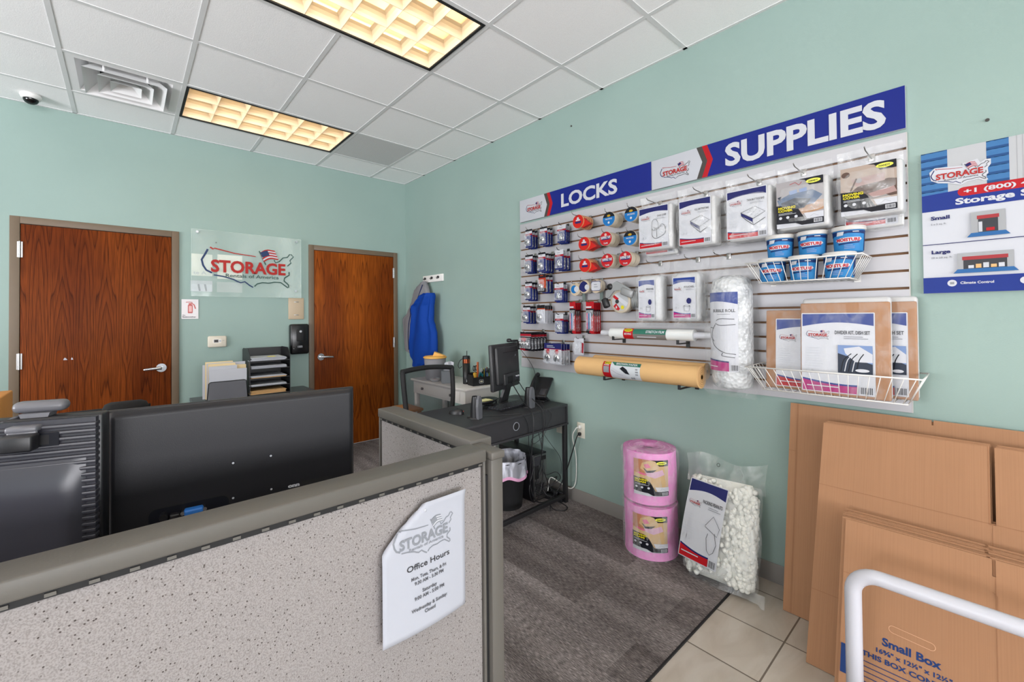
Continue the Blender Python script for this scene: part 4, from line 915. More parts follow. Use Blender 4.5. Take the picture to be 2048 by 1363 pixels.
# ------------------------------------------------------------------ bagged covers on the top row
FOAMW = K('folded_plastic_white', '#bcbcbc', .35, bump=.25, bscale=25)
def bandlabel(p, w, h, title, art, bot=RED, top=NAVY, tw=None, sub=True):
    a = w/2; p.rrect(-a, 0, a, h, .004, PWHITE); m = .004
    arc = lambda y0, y1, k: [(lerp(-a+m, a-m, i/12), lerp(y0, y1, i/12)+k*math.sin(PI*i/12)) for i in range(13)]
    p.poly([(a-m, h-m), (-a+m, h-m)]+arc(h*.83, h*.84, h*.045), top)
    lo = arc(h*.17, h*.13, -h*.03); p.poly([(-a+m, m), (a*.55, m), (a*.55, h*.12)]+[q for q in lo[::-1] if q[0] < a*.55], top)
    lo = arc(h*.15, h*.11, -h*.03); p.poly([(-a+m, m), (a*.55, m), (a*.55, h*.10)]+[q for q in lo[::-1] if q[0] < a*.55], bot)
    logo(p, -a+w*.07, h*.66, w*.34); p.text(title, a-w*.06, h*.735, h*.042, DARK, w=tw or w*.42, align='r', bold=.02); p.lines(a-w*.40, h*.70, w*.33, 2, h*.022, h*.007, GREY)
    p.lines(-a+w*.07, h*.55, w*.25, 8, h*.033, h*.007, LGREY, 4); p.rect(-a+w*.08, h*.24, -a+w*.15, h*.29, LGREY); p.rect(-a+w*.18, h*.24, -a+w*.25, h*.29, LGREY)
    p.lines(-a+w*.08, h*.07, w*.6, 1, .01, h*.012, PWHITE); p.barcode(a*.6, m, a*.36, h*.1)
    art(p, w, h)
def art_chair(p, w, h):
    for l in ([(-.06, .42), (-.05, .62), (.02, .68), (.1, .66), (.15, .56), (.16, .45)], [(-.06, .46), (.0, .42), (.1, .43), (.2, .46)], [(-.05, .44), (-.05, .30), (.05, .22), (.2, .24), (.38, .32), (.40, .47)], [(.04, .42), (.06, .46), (.1, .44), (.11, .24)], [(.2, .5), (.28, .54), (.36, .50), (.39, .40)], [(.0, .5), (.06, .46), (.16, .47), (.27, .5)]):
        p.stroke([(w*x+w*.02, h*y) for x, y in l], .0026, DARK, 4)
def art_bed(p, w, h):
    q = lambda x, y: (w*x, h*y)
    p.poly([q(-.13, .52), q(-.12, .46), q(.16, .30), q(.16, .37)], NAVY)
    for l in ([(-.13, .52), (.17, .37), (.46, .48), (.22, .61), (-.13, .52)], [(.16, .30), (.18, .24), (.46, .36)], [(-.12, .46), (.0, .36), (.18, .24)]): p.stroke([q(*a) for a in l], .0026, DARK)
    for i in range(3):
        for j in range(3): x, y = .03+i*.09+j*.05, .50-i*.04+j*.035; p.stroke([q(x, y), q(x+.035, y+.012)], .0015, GREY); p.h -= p.step
    p.h += p.step
OV = K('oval_yellow', '#dfe04a', .4); PHS = [K('photo_wallgrey', '#b6b2b4', .4), K('photo_beige', '#c3b1a4', .4), K('photo_blue', '#5d7596', .4), K('photo_slate', '#3c4556', .4), K('photo_brown', '#6e584e', .4), K('photo_tan', '#c59f80', .4), K('photo_rose', '#bfa29e', .4), K('photo_skin', '#c98f6f', .4)]
def photolabel(p, w, h, kind):
    a = w/2; q = lambda x, y: (-a+w*x, h*y); p.rrect(-a, 0, a, h, .003, PWHITE)
    if kind == 'bed':
        p.rect(-a, h*.14, a, h, PHS[0]); p.poly([q(0, .16), q(1, .3), q(1, .5), q(0, .5)], PHS[5]); p.poly([q(.02, .62), q(.3, .72), q(.78, .74), q(.98, .6), q(.8, .44), q(.1, .4)], PHS[2]); p.poly([q(.1, .55), q(.4, .62), (q(.75, .55)), q(.6, .38), q(.2, .36)], PHS[3])
        p.poly([q(.28, .78), q(.45, .80), q(.46, .72), q(.3, .70)], LBLUE); p.poly([q(.5, .79), q(.66, .81), q(.67, .73), q(.51, .72)], LBLUE); p.stroke([q(.3, .92), q(.42, .95), q(.5, .88), q(.56, .94)], .002, RED); p.poly([q(.03, .68), q(.12, .7), q(.08, .6)], PHS[3])
    elif kind == 'sofa':
        p.rect(-a, h*.14, a, h, PHS[1]); p.poly([q(0, .35), q(.35, .6), q(1, .66), q(1, .3), q(0, .25)], PHS[4]); p.poly([q(.2, .74), q(.8, .78), q(.8, .62), q(.3, .58)], PHS[6]); p.poly([q(.8, .82), q(1, .84), q(1, .62), q(.8, .66)], PHS[1]); p.disc(-a+w*.34, h*.70, w*.06, PHS[0], h*.05); p.stroke([q(.12, .36), q(.3, .75)], .006, PHS[4]); p.poly([q(.5, .4), q(.95, .48), q(1, .36), q(.6, .3)], PHS[6]); p.disc(-a+w*.1, h*.86, w*.08, PHS[4], h*.06)
    else:
        p.rect(-a, h*.14, a, h, K('photo_board', '#dcbd90', .4)); p.poly([q(.0, 1), q(0, .62), q(.2, .58), q(.42, .56), q(.38, .64), q(.2, .74), q(.25, .9), q(.5, 1)], PHS[7]); p.poly([q(.35, .66), q(.62, .68), q(.82, .74), q(.88, .6), q(.6, .5), q(.38, .56)], K('photo_foam_pink', '#e3bfd3', .4))
        p.poly([q(.28, .78), q(.4, .7), q(.66, .74), q(.55, .66), q(.38, .64)], PBLACK); p.poly([q(.3, .86), q(.42, .9), q(.5, .8), q(.36, .76)], K('nail_pink', '#c95f83', .4)); p.poly([q(.15, .64), (q(.4, .6)), q(.34, .56), q(.1, .6)], K('nail_pink', '#c95f83', .4))
        p.poly([q(0, .0), q(0, .1), q(.5, .03), q(.5, 0)], PWHITE)
    p.poly([q(.5, 1), q(1, 1), q(1, .84), q(.72, .84), q(.62, .97)], PBLACK); p.disc(-a+w*.80, h*.92, w*.15, OV, h*.045); p.text('HANDY', -a+w*.80, h*.90, h*.035, PBLACK, w=w*.2, align='c', bold=.04)
    p.poly([q(0, .5), q(.35, .47), q(.48, .38), q(.62, .14), q(1, .14), q(1, .02), q(.55, .02), q(.42, .08), q(0, .1)], PBLACK)
    p.text('MOVING', -a+w*.04, h*.41, h*.05, YEL, w=w*.38, bold=.05); p.text('COVER' if kind != 'foam' else 'FOAM', -a+w*.04, h*.35, h*.045, YEL, w=w*.32, bold=.05); p.lines(-a+w*.05, h*.31, w*.4, 2, h*.025, h*.008, LGREY)
    for x in (.06, .22, .4): p.disc(-a+w*x+.006, h*.22, w*.035, PWHITE, h*.03)
    p.poly([q(.66, .14), q(1, .14), q(1, .26), q(.6, .26)], PWHITE); p.stroke([q(.72, .17), q(.8, .22), q(.9, .17)], .001, GREY); p.barcode(-a+w*.8, h*.04, w*.17, h*.08); p.lines(-a+w*.05, h*.06, w*.35, 2, h*.025, h*.006, LGREY)
def pillow(g, x0, x1, z0, z1, y0, y1, mat, top=.0, n=4, wob=.004, nu=36, nv=20, seed=0):
    """a bag: rounded box section shrinking to a flat seam at top and bottom"""
    r = random.Random(seed); ph = [r.uniform(0, 6) for _ in range(8)]
    def f(u, v):
        a = 2*PI*u; s = (1-abs(2*v-1)**n)**(1/n) if 0 < v < 1 else 0.0
        ca, sa = math.cos(a), math.sin(a)
        x = math.copysign(abs(ca)**.45, ca); y = math.copysign(abs(sa)**.45, sa)
        wb = wob*(math.sin(9*v+ph[0]+3*u)+.6*math.sin(21*v+ph[1]+11*u))
        return ((x0+x1)/2+x*((x1-x0)/2)*(.97+.03*s)+wb*.6, (y0+y1)/2+y*(y1-y0)/2*max(s, .04)+wb*s, lerp(z0, z1, v))
    return g.surf(f, nu, nv, mat, closeu=True)
def coverpack(kind, title, label, y0, y1, z0, z1, d, ylab, hookz, group='bagged furniture covers', bagz=(0, 0)):
    """y0>y1 bag sides; ylab label sides; origin at label bottom centre on the wall plane"""
    yc = (ylab[0]+ylab[1])/2; w = ylab[0]-ylab[1]; h = z1-z0
    t = thing('cover_pack', label, 'packaged cover', (0, yc, z0), RW, group)
    G().box(((yc*2-ylab[0]-ylab[1])/2+.012, -(d+.055)/2, h/2-.004), (w+.012, d-.06, h+.014), FOAMW, .014, seg=3).obj('folded_cover', t)
    p = Print(base=.0005)
    (photolabel(p, w, h, kind) if kind in ('bed', 'sofa') else bandlabel(p, w, h, title, art_chair if kind == 'chair' else art_bed, tw=w*(.3 if kind == 'chair' else .42)))
    p.obj('label', t, loc=(0, -d-.003, 0))
    g = G(); a, b_ = yc-y0, yc-y1
    pillow(g, a, b_, -.022, h+.005, -d-.010, -.03, FILM2, seed=int(w*999)); 
    g.surf(lambda u, v: (lerp(a, b_, u)*(1-.0*v), -lerp(d*.62, d*.75, v)+.004*math.sin(u*19+v*5), h-.01+v*(bagz[0]+.065+(bagz[1])*(u))), 14, 6, FILM2)
    g.obj('bag', t)
    return t
hk = [(-3.335, 2.135), (-3.62, 2.135), (-3.90, 2.135), (-4.10, 2.135), (-4.36, 2.135)]
nm = ['armchair cover', 'full mattress cover', 'twin mattress cover', 'bed cover', 'sofa cover']
for (y, z), n_ in zip(hk, nm): hook(y, z-.02, .165, 'metal hook holding the bagged '+n_, up=.012)
coverpack('chair', 'CHAIR COVER', 'bagged armchair cover with line drawn chair on white label', -3.25, -3.482, 1.822, 2.075, .150, (-3.262, -3.456), 0, bagz=(.02, 0))
coverpack('chair', 'CHAIR COVER', 'second bagged chair cover, only its lower red band shows behind the first', -3.262, -3.470, 1.795, 2.03, .075, (-3.262, -3.45), 0)
coverpack('mattress', 'FULL MATTRESS BAG', 'bagged mattress cover with white label, middle of the three drawn labels', -3.494, -3.747, 1.812, 2.068, .150, (-3.520, -3.702), 0, bagz=(.025, 0))
coverpack('mattress', 'TWIN MATTRESS BAG', 'bagged mattress cover with larger white label, left of the bed photo pack', -3.764, -4.002, 1.808, 2.064, .150, (-3.783, -3.976), 0, bagz=(.02, 0))
coverpack('bed', '', 'bagged cover with grey blue bedroom photo and yellow oval', -4.012, -4.234, 1.831, 2.055, .150, (-4.017, -4.207), 0, bagz=(.02, 0))
coverpack('sofa', '', 'bagged cover with brown sofa photo at the right end of the slatwall', -4.251, -4.473, 1.846, 2.058, .150, (-4.270, -4.457), 0, bagz=(.03, 0))
coverpack('mattress', 'SOFA COVER', 'bagged cover whose red band peeks out below the sofa photo pack', -4.262, -4.468, 1.80, 2.02, .075, (-4.27, -4.45), 0)

# ------------------------------------------------------------------ foam pouch bags and bubble roll
def art_cup(p, w, h):
    q = lambda x, y: (w*x, h*y); p.disc(w*.22, h*.42, w*.10, NAVY, h*.07); p.stroke([q(0, .30), q(.02, .18), (q(.22, .17)), q(.26, .30)], .0015, DARK); p.disc(w*.13, h*.30, w*.13, DARK, h*.02); p.disc(w*.13, h*.30, w*.11, LGREY, h*.014)
for i, (ya, yb, la, lb_, lbl) in enumerate(((-3.212, -3.405, -3.244, -3.356, 'clear bag of foam pouches with narrow cup label, left one'), (-3.452, -3.640, -3.47, -3.606, 'clear bag of foam pouches with cup label beside the bubble roll'))):
    yc = (la+lb_)/2; t = thing('foam_pouch_pack', lbl, 'packing foam', (0, yc, 1.392), RW, 'foam pouch packs')
    G().box((yc-(ya+yb)/2, -.085, .125), (ya-yb-.03, .10, .285), K('foam_white', '#c0c2c4', .6, bump=.3, bscale=18), .03, seg=3).obj('foam_pouches', t)
    p = Print(base=.0005); bandlabel(p, la-lb_, .24, 'POUCHES', art_cup, bot=MAG, top=K('band_blue', '#2b4a9c', .4)); p.obj('label', t, loc=(0, -.142, 0))
    g = G(); a, b_ = yc-ya, yc-yb; pillow(g, a, b_, -.05, .275, -.145, -.03, FILM, seed=i+3)
    g.surf(lambda u, v: (lerp(a-.0, b_+.02, u), -.09+.006*math.sin(u*17+v*4), .262+v*.085), 14, 5, FILMT); g.obj('bag', t)
    hook(yc-.03, 1.735, .17, 'metal hook above the %s foam pouch bag' % ('left' if i == 0 else 'right'))
t = thing('bubble_wrap_roll', 'tall bagged roll of bubble wrap with pitcher label on slatwall', 'bubble wrap', (-.115, -3.785, 1.02), RW)
G().lathe([(0, 0), (.07, .0), (.088, .012), (.094, .06), (.094, .52), (.085, .575), (.05, .6), (0, .6)], BUB, 40, sx=1.08).obj('wrap', t)
cf = lambda u, v, h: (1.08*(.0955+h)*math.sin(u/.1), -(.0955+h)*math.cos(u/.1), v)
p = Print(cf, base=.001); p.cut = [(-.12+.012*k, 0) for k in range(20)]
a0, a1 = -.125, .062; w = a1-a0
p.rect(a0, .095, a1, .51, PWHITE); p.poly([(a0, .51), (a1, .51), (a1, .445)]+[(lerp(a1, a0, i/8), .445+.01*i/8+.012*math.sin(PI*i/8)) for i in range(1, 9)], K('band_blue', '#2b4a9c', .4))
p.text('BUBBLE ROLL', a1-.012, .405, .015, DARK, w=.115, align='r', bold=.03); p.lines(a1-.1, .392, .085, 1, .01, .003, GREY)
for l in ([(-.045, .36), (-.02, .37), (.045, .368)], [(-.05, .345), (-.02, .335), (.05, .34)], [(-.05, .34), (-.075, .30), (-.07, .24), (-.01, .195), (.05, .185)], [(-.06, .32), (-.1, .32), (-.098, .285), (-.06, .25)], [(-.01, .19), (-.012, .175), (.045, .168)]): p.stroke(l, .0035, DARK, 4)
p.poly([(a0, .095), (.018, .095), (.018, .14), (a0, .15)], MAG); p.poly([(a0, .15), (.018, .14), (.018, .147), (a0, .158)], NAVY); p.barcode(.026, .097, .034, .035); p.lines(a0+.02, .115, .09, 1, .01, .004, PWHITE)
p.obj('label', t)
g = G(); pillow(g, -.118, .118, -.05, .66, -.118, .09, FILMT, n=6, wob=.006, seed=9); g.surf(lambda u, v: (lerp(-.11, .1, u), .02+.008*math.sin(u*15), .64+v*.075), 14, 4, FILMT); g.obj('bag', t)
hook(-3.74, 1.735, .2, 'metal hook above the bubble wrap roll')

# ------------------------------------------------------------------ stretch film and brown paper rolls on brackets
HX = Matrix.Rotation(PI/2, 4, 'Y')
def bracket(y, z, d, label):
    t = thing('shelf_bracket', label, 'bracket', (-.019, y, z), RW, 'black slatwall brackets')
    G().b(-.011, .011, -.006, 0, -.03, .02, BLACK).obj('plate', t); G().b(-.008, .008, -d, -.004, -.006, .0, BLACK).b(-.008, .008, -d-.004, -d, -.006, .02, BLACK).obj('arm', t)
t = thing('stretch_film_roll', 'clear stretch film roll on a white core with green and red label', 'stretch film', (-.125, -3.03, 1.294), RW)
G().cyl((-.075, 0, 0), (.70, 0, 0), .019, PWHITE, 24).obj('core', t)
G().cyl((.0, 0, 0), (.56, 0, 0), .034, K('stretch_film', '#d3d6d6', .18, spec=.8), 32).obj('film', t)
cf = lambda u, v, h: (u, -(.0345+h)*math.cos(v/.0345), (.0345+h)*math.sin(v/.0345))
p = Print(cf, base=.0005); p.cut = [(-.045+.007*k, 1) for k in range(14)]
p.rect(.11, -.042, .40, .044, K('label_taupe', '#8f8a86', .4)); p.rect(.11, -.042, .18, .044, RED); p.disc(.145, .026, .03, YEL, .013); p.text('HANDY', .145, .021, .011, PBLACK, w=.045, align='c'); p.text('MOVING', .145, -.006, .012, PWHITE, w=.05, align='c'); p.rect(.182, .0, .40, .034, GREEN); p.text('STRETCH FILM', .27, .008, .015, PWHITE, w=.12, bold=.03); p.lines(.21, -.02, .17, 1, .01, .006, PWHITE)
p.obj('label', t)
bracket(-3.06, 1.255, .13, 'black bracket under the left end of the stretch film'); bracket(-3.50, 1.245, .13, 'black bracket under the right end of the stretch film')
def paperroll(label, loc, L, r, printed, parent_group):
    t = thing('paper_roll', label, 'wrapping paper', loc, RW, parent_group)
    g = G(); g.surf(lambda u, v: (v*L, r*math.cos(2*PI*u)*(1+.02*math.sin(7*v+3)), r*.97*math.sin(2*PI*u)*(1+.015*math.sin(5*v))), 36, 16, KRAFT, closeu=True)
    for xx in (0, L): g.lathe([(r, 0), (r*.6, .002 if xx else -.002), (r*.2, .003)], KRAFT, 36, M=Matrix.Translation((xx, 0, 0)) @ HX)
    g.obj('paper', t)
    g = G()
    for k, q in enumerate((.85, .66, .48, .3)): g.lathe([(r*q, .0045), (r*q-.0012, .0052)], K('paper_spiral_edge', '#a07848', .8), 30, M=Matrix.Translation((L, 0, 0)) @ HX)
    g.obj('end_coil', t)
    if printed:
        cf = lambda u, v, h: (u, -(r+h)*math.cos(v/r), (r+h)*math.sin(v/r)*.97)
        p = Print(cf, base=.0022); p.cut = [(-.07+.009*k, 1) for k in range(17)]
        x0 = .235; p.rect(x0, -.064, x0+.27, .054, K('pale_photo', '#c3c8cd', .4)); p.rect(x0, -.064, x0+.06, .054, RED); p.disc(x0+.035, .043, .026, YEL, .010); p.text('HANDY', x0+.035, .039, .009, PBLACK, w=.04, align='c'); p.rect(x0+.008, -.02, x0+.05, .02, GREY); p.text('PAPER', x0+.03, .024, .009, PWHITE, w=.04, align='c')
        p.poly([(x0+.062, .054), (x0+.27, .054), (x0+.27, .030), (x0+.09, .030)], GREEN); p.text('BROWN PAPER', x0+.10, .036, .012, PWHITE, w=.15, bold=.03)
        p.poly([(x0+.07, .02), (x0+.11, -.0), (x0+.16, -.02), (x0+.19, -.05), (x0+.08, -.05), (x0+.062, -.03)], PWHITE); p.poly([(x0+.13, .012), (x0+.15, .026), (x0+.18, .01), (x0+.2, -.02), (x0+.17, -.015)], PBLACK); p.stroke([(x0+.07, .0), (x0+.11, -.02), (x0+.15, -.03)], .002, GREY); p.text('610', x0+.205, -.05, .014, PBLACK, w=.026); p.lines(x0+.24, .01, .02, 3, .015, .008, GREY)
        p.obj('label', t)
    return t
paperroll('thick roll of brown kraft paper with printed label, in front', (-.175, -2.80, 1.066), .845, .063, True, 'brown paper rolls')
paperroll('plain brown paper roll lying behind the labelled one', (-.072, -2.86, 1.088), .77, .048, False, 'brown paper rolls')
bracket(-3.05, .999, .22, 'black bracket at the bottom edge under the brown paper, left'); bracket(-3.55, .999, .22, 'black bracket at the bottom edge under the brown paper, right')

# ------------------------------------------------------------------ wire baskets
def basket(label, y0, y1, ztop, zbot, dtop, dbot, nf, loopw=.0028):
    t = thing('wire_basket', label, 'wire basket', (-.019, y0, zbot), RW, 'white wire baskets'); L = y0-y1; h = ztop-zbot; e = .05
    G().tube([(0, -.004, h), (0, -dtop, h), (L, -dtop, h), (L, -.004, h)], .0035, WMET, 8, closed=True).obj('rim', t)
    G().tube([(e, -.004, 0), (e, -dbot, 0), (L-e, -dbot, 0), (L-e, -.004, 0)], .003, WMET, 8, closed=True).obj('bottom_frame', t)
    for i in range(nf):
        u = (i+.5)/nf; G().tube([(lerp(0, L, u), -dtop, h), (lerp(e, L-e, u), -dbot, 0), (lerp(e, L-e, u), -.006, 0)], loopw*.6, WMET, 6).obj('wire', t)
    for s in (0, 1):
        for k in range(6):
            v = (k+.5)/6; G().tube([(L*s, -lerp(.01, dtop, v), h), (e+(L-2*e)*s, -lerp(.01, dbot, v), 0)], loopw*.6, WMET, 6).obj('wire', t)
    for s in (.12, .88): G().b(L*s-.012, L*s+.012, -.004, 0, -.01, h+.015, WMET).obj('mounting_clip', t)
    return t
basket('small white wire basket holding six blue tubs', -3.905, -4.355, 1.665, 1.567, .235, .205, 13)
basket('long white wire basket holding the three boxed dish kits', -3.905, -4.53, 1.155, 1.042, .26, .185, 18)
CUPW = K('lid_white', '#c4c2bf', .35); TB1 = K('tub_blue', '#3f93cf', .35); TB2 = K('tub_navy', '#1f3f78', .35)
def tub(label, loc, rz):
    t = thing('moisture_tub', label, 'tub', loc, RW+rz, 'blue tubs in the wire basket')
    G().lathe([(0, 0), (.050, 0), (.052, .004), (.057, .096)], TB1, 36).obj('tub', t)
    G().lathe([(.057, .094), (.0615, .094), (.0625, .098), (.0615, .112), (.058, .114), (0, .112)], CUPW, 36).obj('lid', t)
    cf = lambda u, v, h: ((.052+.0052*v/.1+h)*math.sin(u/.055), -(.052+.0052*v/.1+h)*math.cos(u/.055), v)
    p = Print(cf, base=.0006, step=.00018); p.cut = [(-.16+.008*k, 0) for k in range(40)]
    p.rect(.07, .004, .15, .09, TB2); p.poly([(-.08, .09), (.075, .09), (.075, .075), (.0, .08), (-.04, .074), (-.08, .066)], TB2); p.poly([(-.04, .088), (-.014, .088), (-.018, .072), (-.044, .070)], PWHITE); p.lines(.015, .084, .03, 1, .01, .003, PWHITE)
    p.poly([(-.05, .052), (-.03, .060), (.0, .062), (.045, .06), (.052, .052), (.04, .044), (-.035, .040)], PWHITE); p.text('MOISTURE', .0, .045, .013, RED, w=.088, align='c', bold=.05); p.poly([(-.038, .036), (.042, .042), (.04, .036), (-.036, .030)], TB2); p.lines(-.015, .026, .04, 3, .007, .003, LBLUE)
    p.obj('label', t); return t
tl = ['lower row, left end', 'lower row, middle', 'lower row, right end beside the basket side', 'upper row, left end', 'upper row, middle', 'upper row, right end']
t0 = None
for i in range(6):
    r, c = divmod(i, 3); loc = ((-.165 if r == 0 else -.128), (-3.998, -4.127, -4.262)[c] if r == 0 else (-4.022, -4.155, -4.29)[c], 1.5715 if r == 0 else 1.6865); lb = 'blue tub with white lid, '+tl[i]
    if t0 is None: t0 = tub(lb, loc, .15)
    else: o = copy_tree(t0, lb, loc); o.rotation_euler = (0, 0, RW+random.uniform(-.05, .2))

# boxed dish kits standing in the long basket
def kit(label, yc, w, h, d, z, lw, ll, title, tilt, bot, white_edge):
    t = thing('dish_kit', label, 'packing kit', (-d, yc, z), group='boxed dish kits', rot=(-tilt, .0, RW)); a = w/2
    G().b(-a, a, -.014, .014, 0, h, CARDB, .006).obj('carton', t)
    if white_edge: G().b(-a+.005, a+.002, -.004, .03, .004, h+.022, FOAMW, .012).obj('foam_insert', t)
    p = Print(base=.001); x0 = ll; H_ = h*.86
    def art(p, w, h):
        p.rect(w*.02, h*.26, w*.47, h*.60, LBLUE); p.poly([(w*.02, h*.26), (w*.47, h*.26), (w*.47, h*.38), (w*.02, h*.5)], PHS[3]); p.poly([(w*.1, h*.56), (w*.3, h*.59), (w*.47, h*.5), (w*.47, h*.4), (w*.25, h*.4), (w*.12, h*.5)], PWHITE)
        for k in range(5): p.stroke([(w*(.06+.05*k), h*.28), (w*(.1+.05*k), h*.42), (w*(.2+.04*k), h*.5)], .0035, [PBLACK, LGREY][k % 2], 3)
        p.disc(w*.34, h*.3, w*.09, PWHITE, h*.02)
    q = Print(base=.001); bandlabel(q, lw, H_, title, art, bot=bot, top=K('band_blue', '#2b4a9c', .4), tw=lw*.46)
    q.obj('label', t, loc=(x0+lw/2, -.0155, .012))
    G().b(-a-.003, a+.003, -.0195, .016, -.002, h+.003, FILMT, .01).obj('shrink_wrap', t)
    return t
kit('dish kit carton leaning at the left of the long basket, half covered', -4.085, .265, .385, .13, 1.046, .22, -.088, 'DISH KIT', .06, RED, False)
kit('tallest shrink wrapped dish kit in front with purple pink band', -4.272, .315, .415, .185, 1.046, .262, -.152, 'DIVIDER KIT, DISH SET', .045, MAG, True)
kit('dish kit carton at the right behind the tallest one', -4.385, .235, .415, .09, 1.046, .20, -.11, 'FOR DISH SET', .02, RED, True)

# ------------------------------------------------------------------ hook rack and jacket
t = thing('hook_rack', 'small white hook rack with three dark hooks near the corner', 'coat rack', (0, -.635, 1.80), RW)
G().b(-.205, .205, -.018, -.0005, 0, .078, WHITE, .004).obj('board', t)
for x in (-.14, .0, .13): G().lathe([(0, .022), (.01, .02), (.012, .01), (.006, 0)], BLACK, 12, M=Matrix.Translation((x, -.018, .048)) @ Matrix.Rotation(PI/2, 4, 'X')).tube(smoothpath([(x, -.02, .04), (x, -.045, .03), (x, -.05, .045)], 4), .004, BLACK, 8).obj('hook', t)
t = thing('jacket', 'royal blue and grey jacket hanging from the first hook of the rack', 'jacket', (0, -.485, .84), RW)
def rows(rs, dep, mat, y0=-.01, seed=1, fold=.008, nv=46):
    g = G()
    def f(u, v):
        k = v*(len(rs)-1); i = min(int(k), len(rs)-2); q = k-i; q = q*q*(3-2*q)
        z = lerp(rs[i][0], rs[i+1][0], k-i); l = lerp(rs[i][1], rs[i+1][1], q); r = lerp(rs[i][2], rs[i+1][2], q)
        a = 2*PI*u; c = (l+r)/2; hw = (r-l)/2; D = dep*(min(1, hw/.12)**.5)
        fo = fold*(math.sin(13*a/2+seed+z*3)+.5*math.sin(7*a+z*8))*(1 if math.sin(a) > 0 else 0)
        return (c+hw*math.copysign(abs(math.cos(a))**.7, math.cos(a)), y0-dep/2-(D/2)*math.sin(a)-fo*abs(math.sin(a)), z)
    return g.surf(f, 64, nv, mat, closeu=True)
JB = K('jacket_blue', '#0d4fae', .75, bump=.12, bscale=60, vary=.05); JG = K('jacket_grey', '#98989c', .85, bump=.15, bscale=200, vary=.05); JN = K('jacket_navy', '#0e2a66', .7)
# z measured from the hem, x from -0.33 (corner side) to +0.36
rows([(.975, .03, .06), (.955, -.01, .085), (.905, -.095, .12), (.87, -.15, .14), (.82, -.18, .16), (.76, -.205, .12), (.70, -.245, .02), (.63, -.30, -.05), (.545, -.42, -.09), (.41, -.395, -.10), (.28, -.38, -.12), (.185, -.36, -.12), (.15, -.25, -.13)], .10, JG, -.012, 2, .006).obj('grey_lining', t)
rows([(.83, .17, .30), (.80, .08, .312), (.73, -.03, .305), (.69, -.12, .30), (.64, -.12, .298), (.60, -.105, .295), (.54, -.115, .29), (.48, -.135, .325), (.40, -.15, .36), (.29, -.174, .368), (.20, -.17, .367), (.14, -.15, .30), (.08, -.08, .22), (.02, -.09, .12)], .13, JB, -.045, 4, .014).obj('blue_shell', t)
G().tube(smoothpath([(.09, -.11, .93), (-.02, -.12, .76), (-.11, -.13, .70), (-.13, -.14, .66), (-.11, -.15, .60), (-.13, -.16, .50), (-.165, -.15, .35), (-.17, -.14, .2)], 6), .0045, JN, 6).obj('piping', t)

# ================================================================== black desk by the right wall
DK_ = K('desk_black_laminate', '#2b2b2e', .5, bump=.04, bscale=150); DKM = K('desk_black_metal', '#1b1b1d', .45)
OD = (-.055, -2.585); DRZ = math.radians(2)
t = thing('computer_desk', 'black desk with slim metal legs against the right wall, small monitor on it', 'desk', (OD[0], OD[1], 0), DRZ)
G().b(-1.16, 0, 0, .56, .727, .745, DK_, .002).obj('desktop', t)
G().b(-1.15, -.012, .012, .024, .605, .727, DK_).b(-.024, -.012, .024, .55, .605, .727, DK_).b(-1.15, -1.138, .024, .55, .605, .727, DK_).obj('apron', t)
G().b(-1.16, 0, -.006, .03, .592, .606, DK_, .002).b(-.014, 0, .03, .56, .592, .606, DK_).obj('lower_lip', t)
G().b(-.014, 0, 0, .01, .606, .727, DK_).obj('corner_strip', t)
M_ = Matrix.Translation((-.545, .011, .672)) @ Matrix.Rotation(PI/2, 4, 'X')
G().lathe([(.024, 0), (.024, .002), (.028, .003), (.029, 0)], GREY, 24, M=M_).lathe([(0, .001), (.0245, .001)], BLACKM, 24, M=M_).obj('cable_hole', t)
for x in (-1.15, -.032):
    for y in (.004, .52): G().b(x, x+.03, y, y+.03, 0, .593, DKM, .002).obj('leg', t)
for a in ((-1.12, -.032, .006, .032, .045, .072), (-1.12, -.032, .522, .548, .045, .072)): G().b(*a, DKM, .002).obj('rail', t)
for x in (-1.148, -.03): G().b(x, x+.026, .034, .52, .045, .072, DKM, .002).obj('rail', t)
def D(x, y, z): return Vector((OD[0]+x*math.cos(DRZ)-y*math.sin(DRZ), OD[1]+x*math.sin(DRZ)+y*math.cos(DRZ), z))

# small monitor, back toward us
ang = math.atan2(.15, .412)
t = thing('computer_monitor', 'small square black monitor seen from behind on the black desk', 'monitor', (-.365, -2.232, .745), ang)
M2 = K('monitor_back_small', '#2a2a2c', .4, bump=.05, bscale=400)
W2 = .215; R_ = Matrix.Translation((0, 0, .285)) @ Matrix.Rotation(math.radians(-3), 4, 'X')
G().box((0, .012, 0), (.425, .03, .345), M2, .008, R_).obj('bezel', t)
G().box((.0, -.014, .012), (.36, .03, .28), M2, .012, R_).box((.02, -.028, -.095), (.25, .03, .085), M2, .006, R_).obj('back_shell', t)
G().b(-.085, .165, -.0305, -.0285, .105, .109, BLACKM, 0, R_).obj('vent_slot', t)
p = Print(); p.poly([(.095, .07), (.105, .088), (.115, .07), (.11, .07), (.105, .08), (.1, .07)], GREY); p.lines(.06, .062, .05, 1, .01, .003, DARK); p.obj('mark', t, loc=(0, -.029, .285))
G().b(-.06, .02, -.046, -.04, -.125, -.075, BLACKM, 0, R_).b(.05, .13, -.046, -.04, -.115, -.085, DARK, 0, R_).obj('port_panel', t)
for x, m_ in ((.075, LGREY), (.105, PWHITE)): G().box((x, -.05, -.085), (.014, .014, .01), m_, .002, R_).obj('plug', t)
g = G(); g.prism([(-.06, .0), (.06, 0), (.045, .16), (-.045, .16)], -.01, .01, M2, Matrix.Translation((0, .03, .0)) @ Matrix.Rotation(math.radians(18), 4, 'X')); g.b(-.12, .12, -.1, .11, 0, .012, M2, .005); g.obj('stand', t)
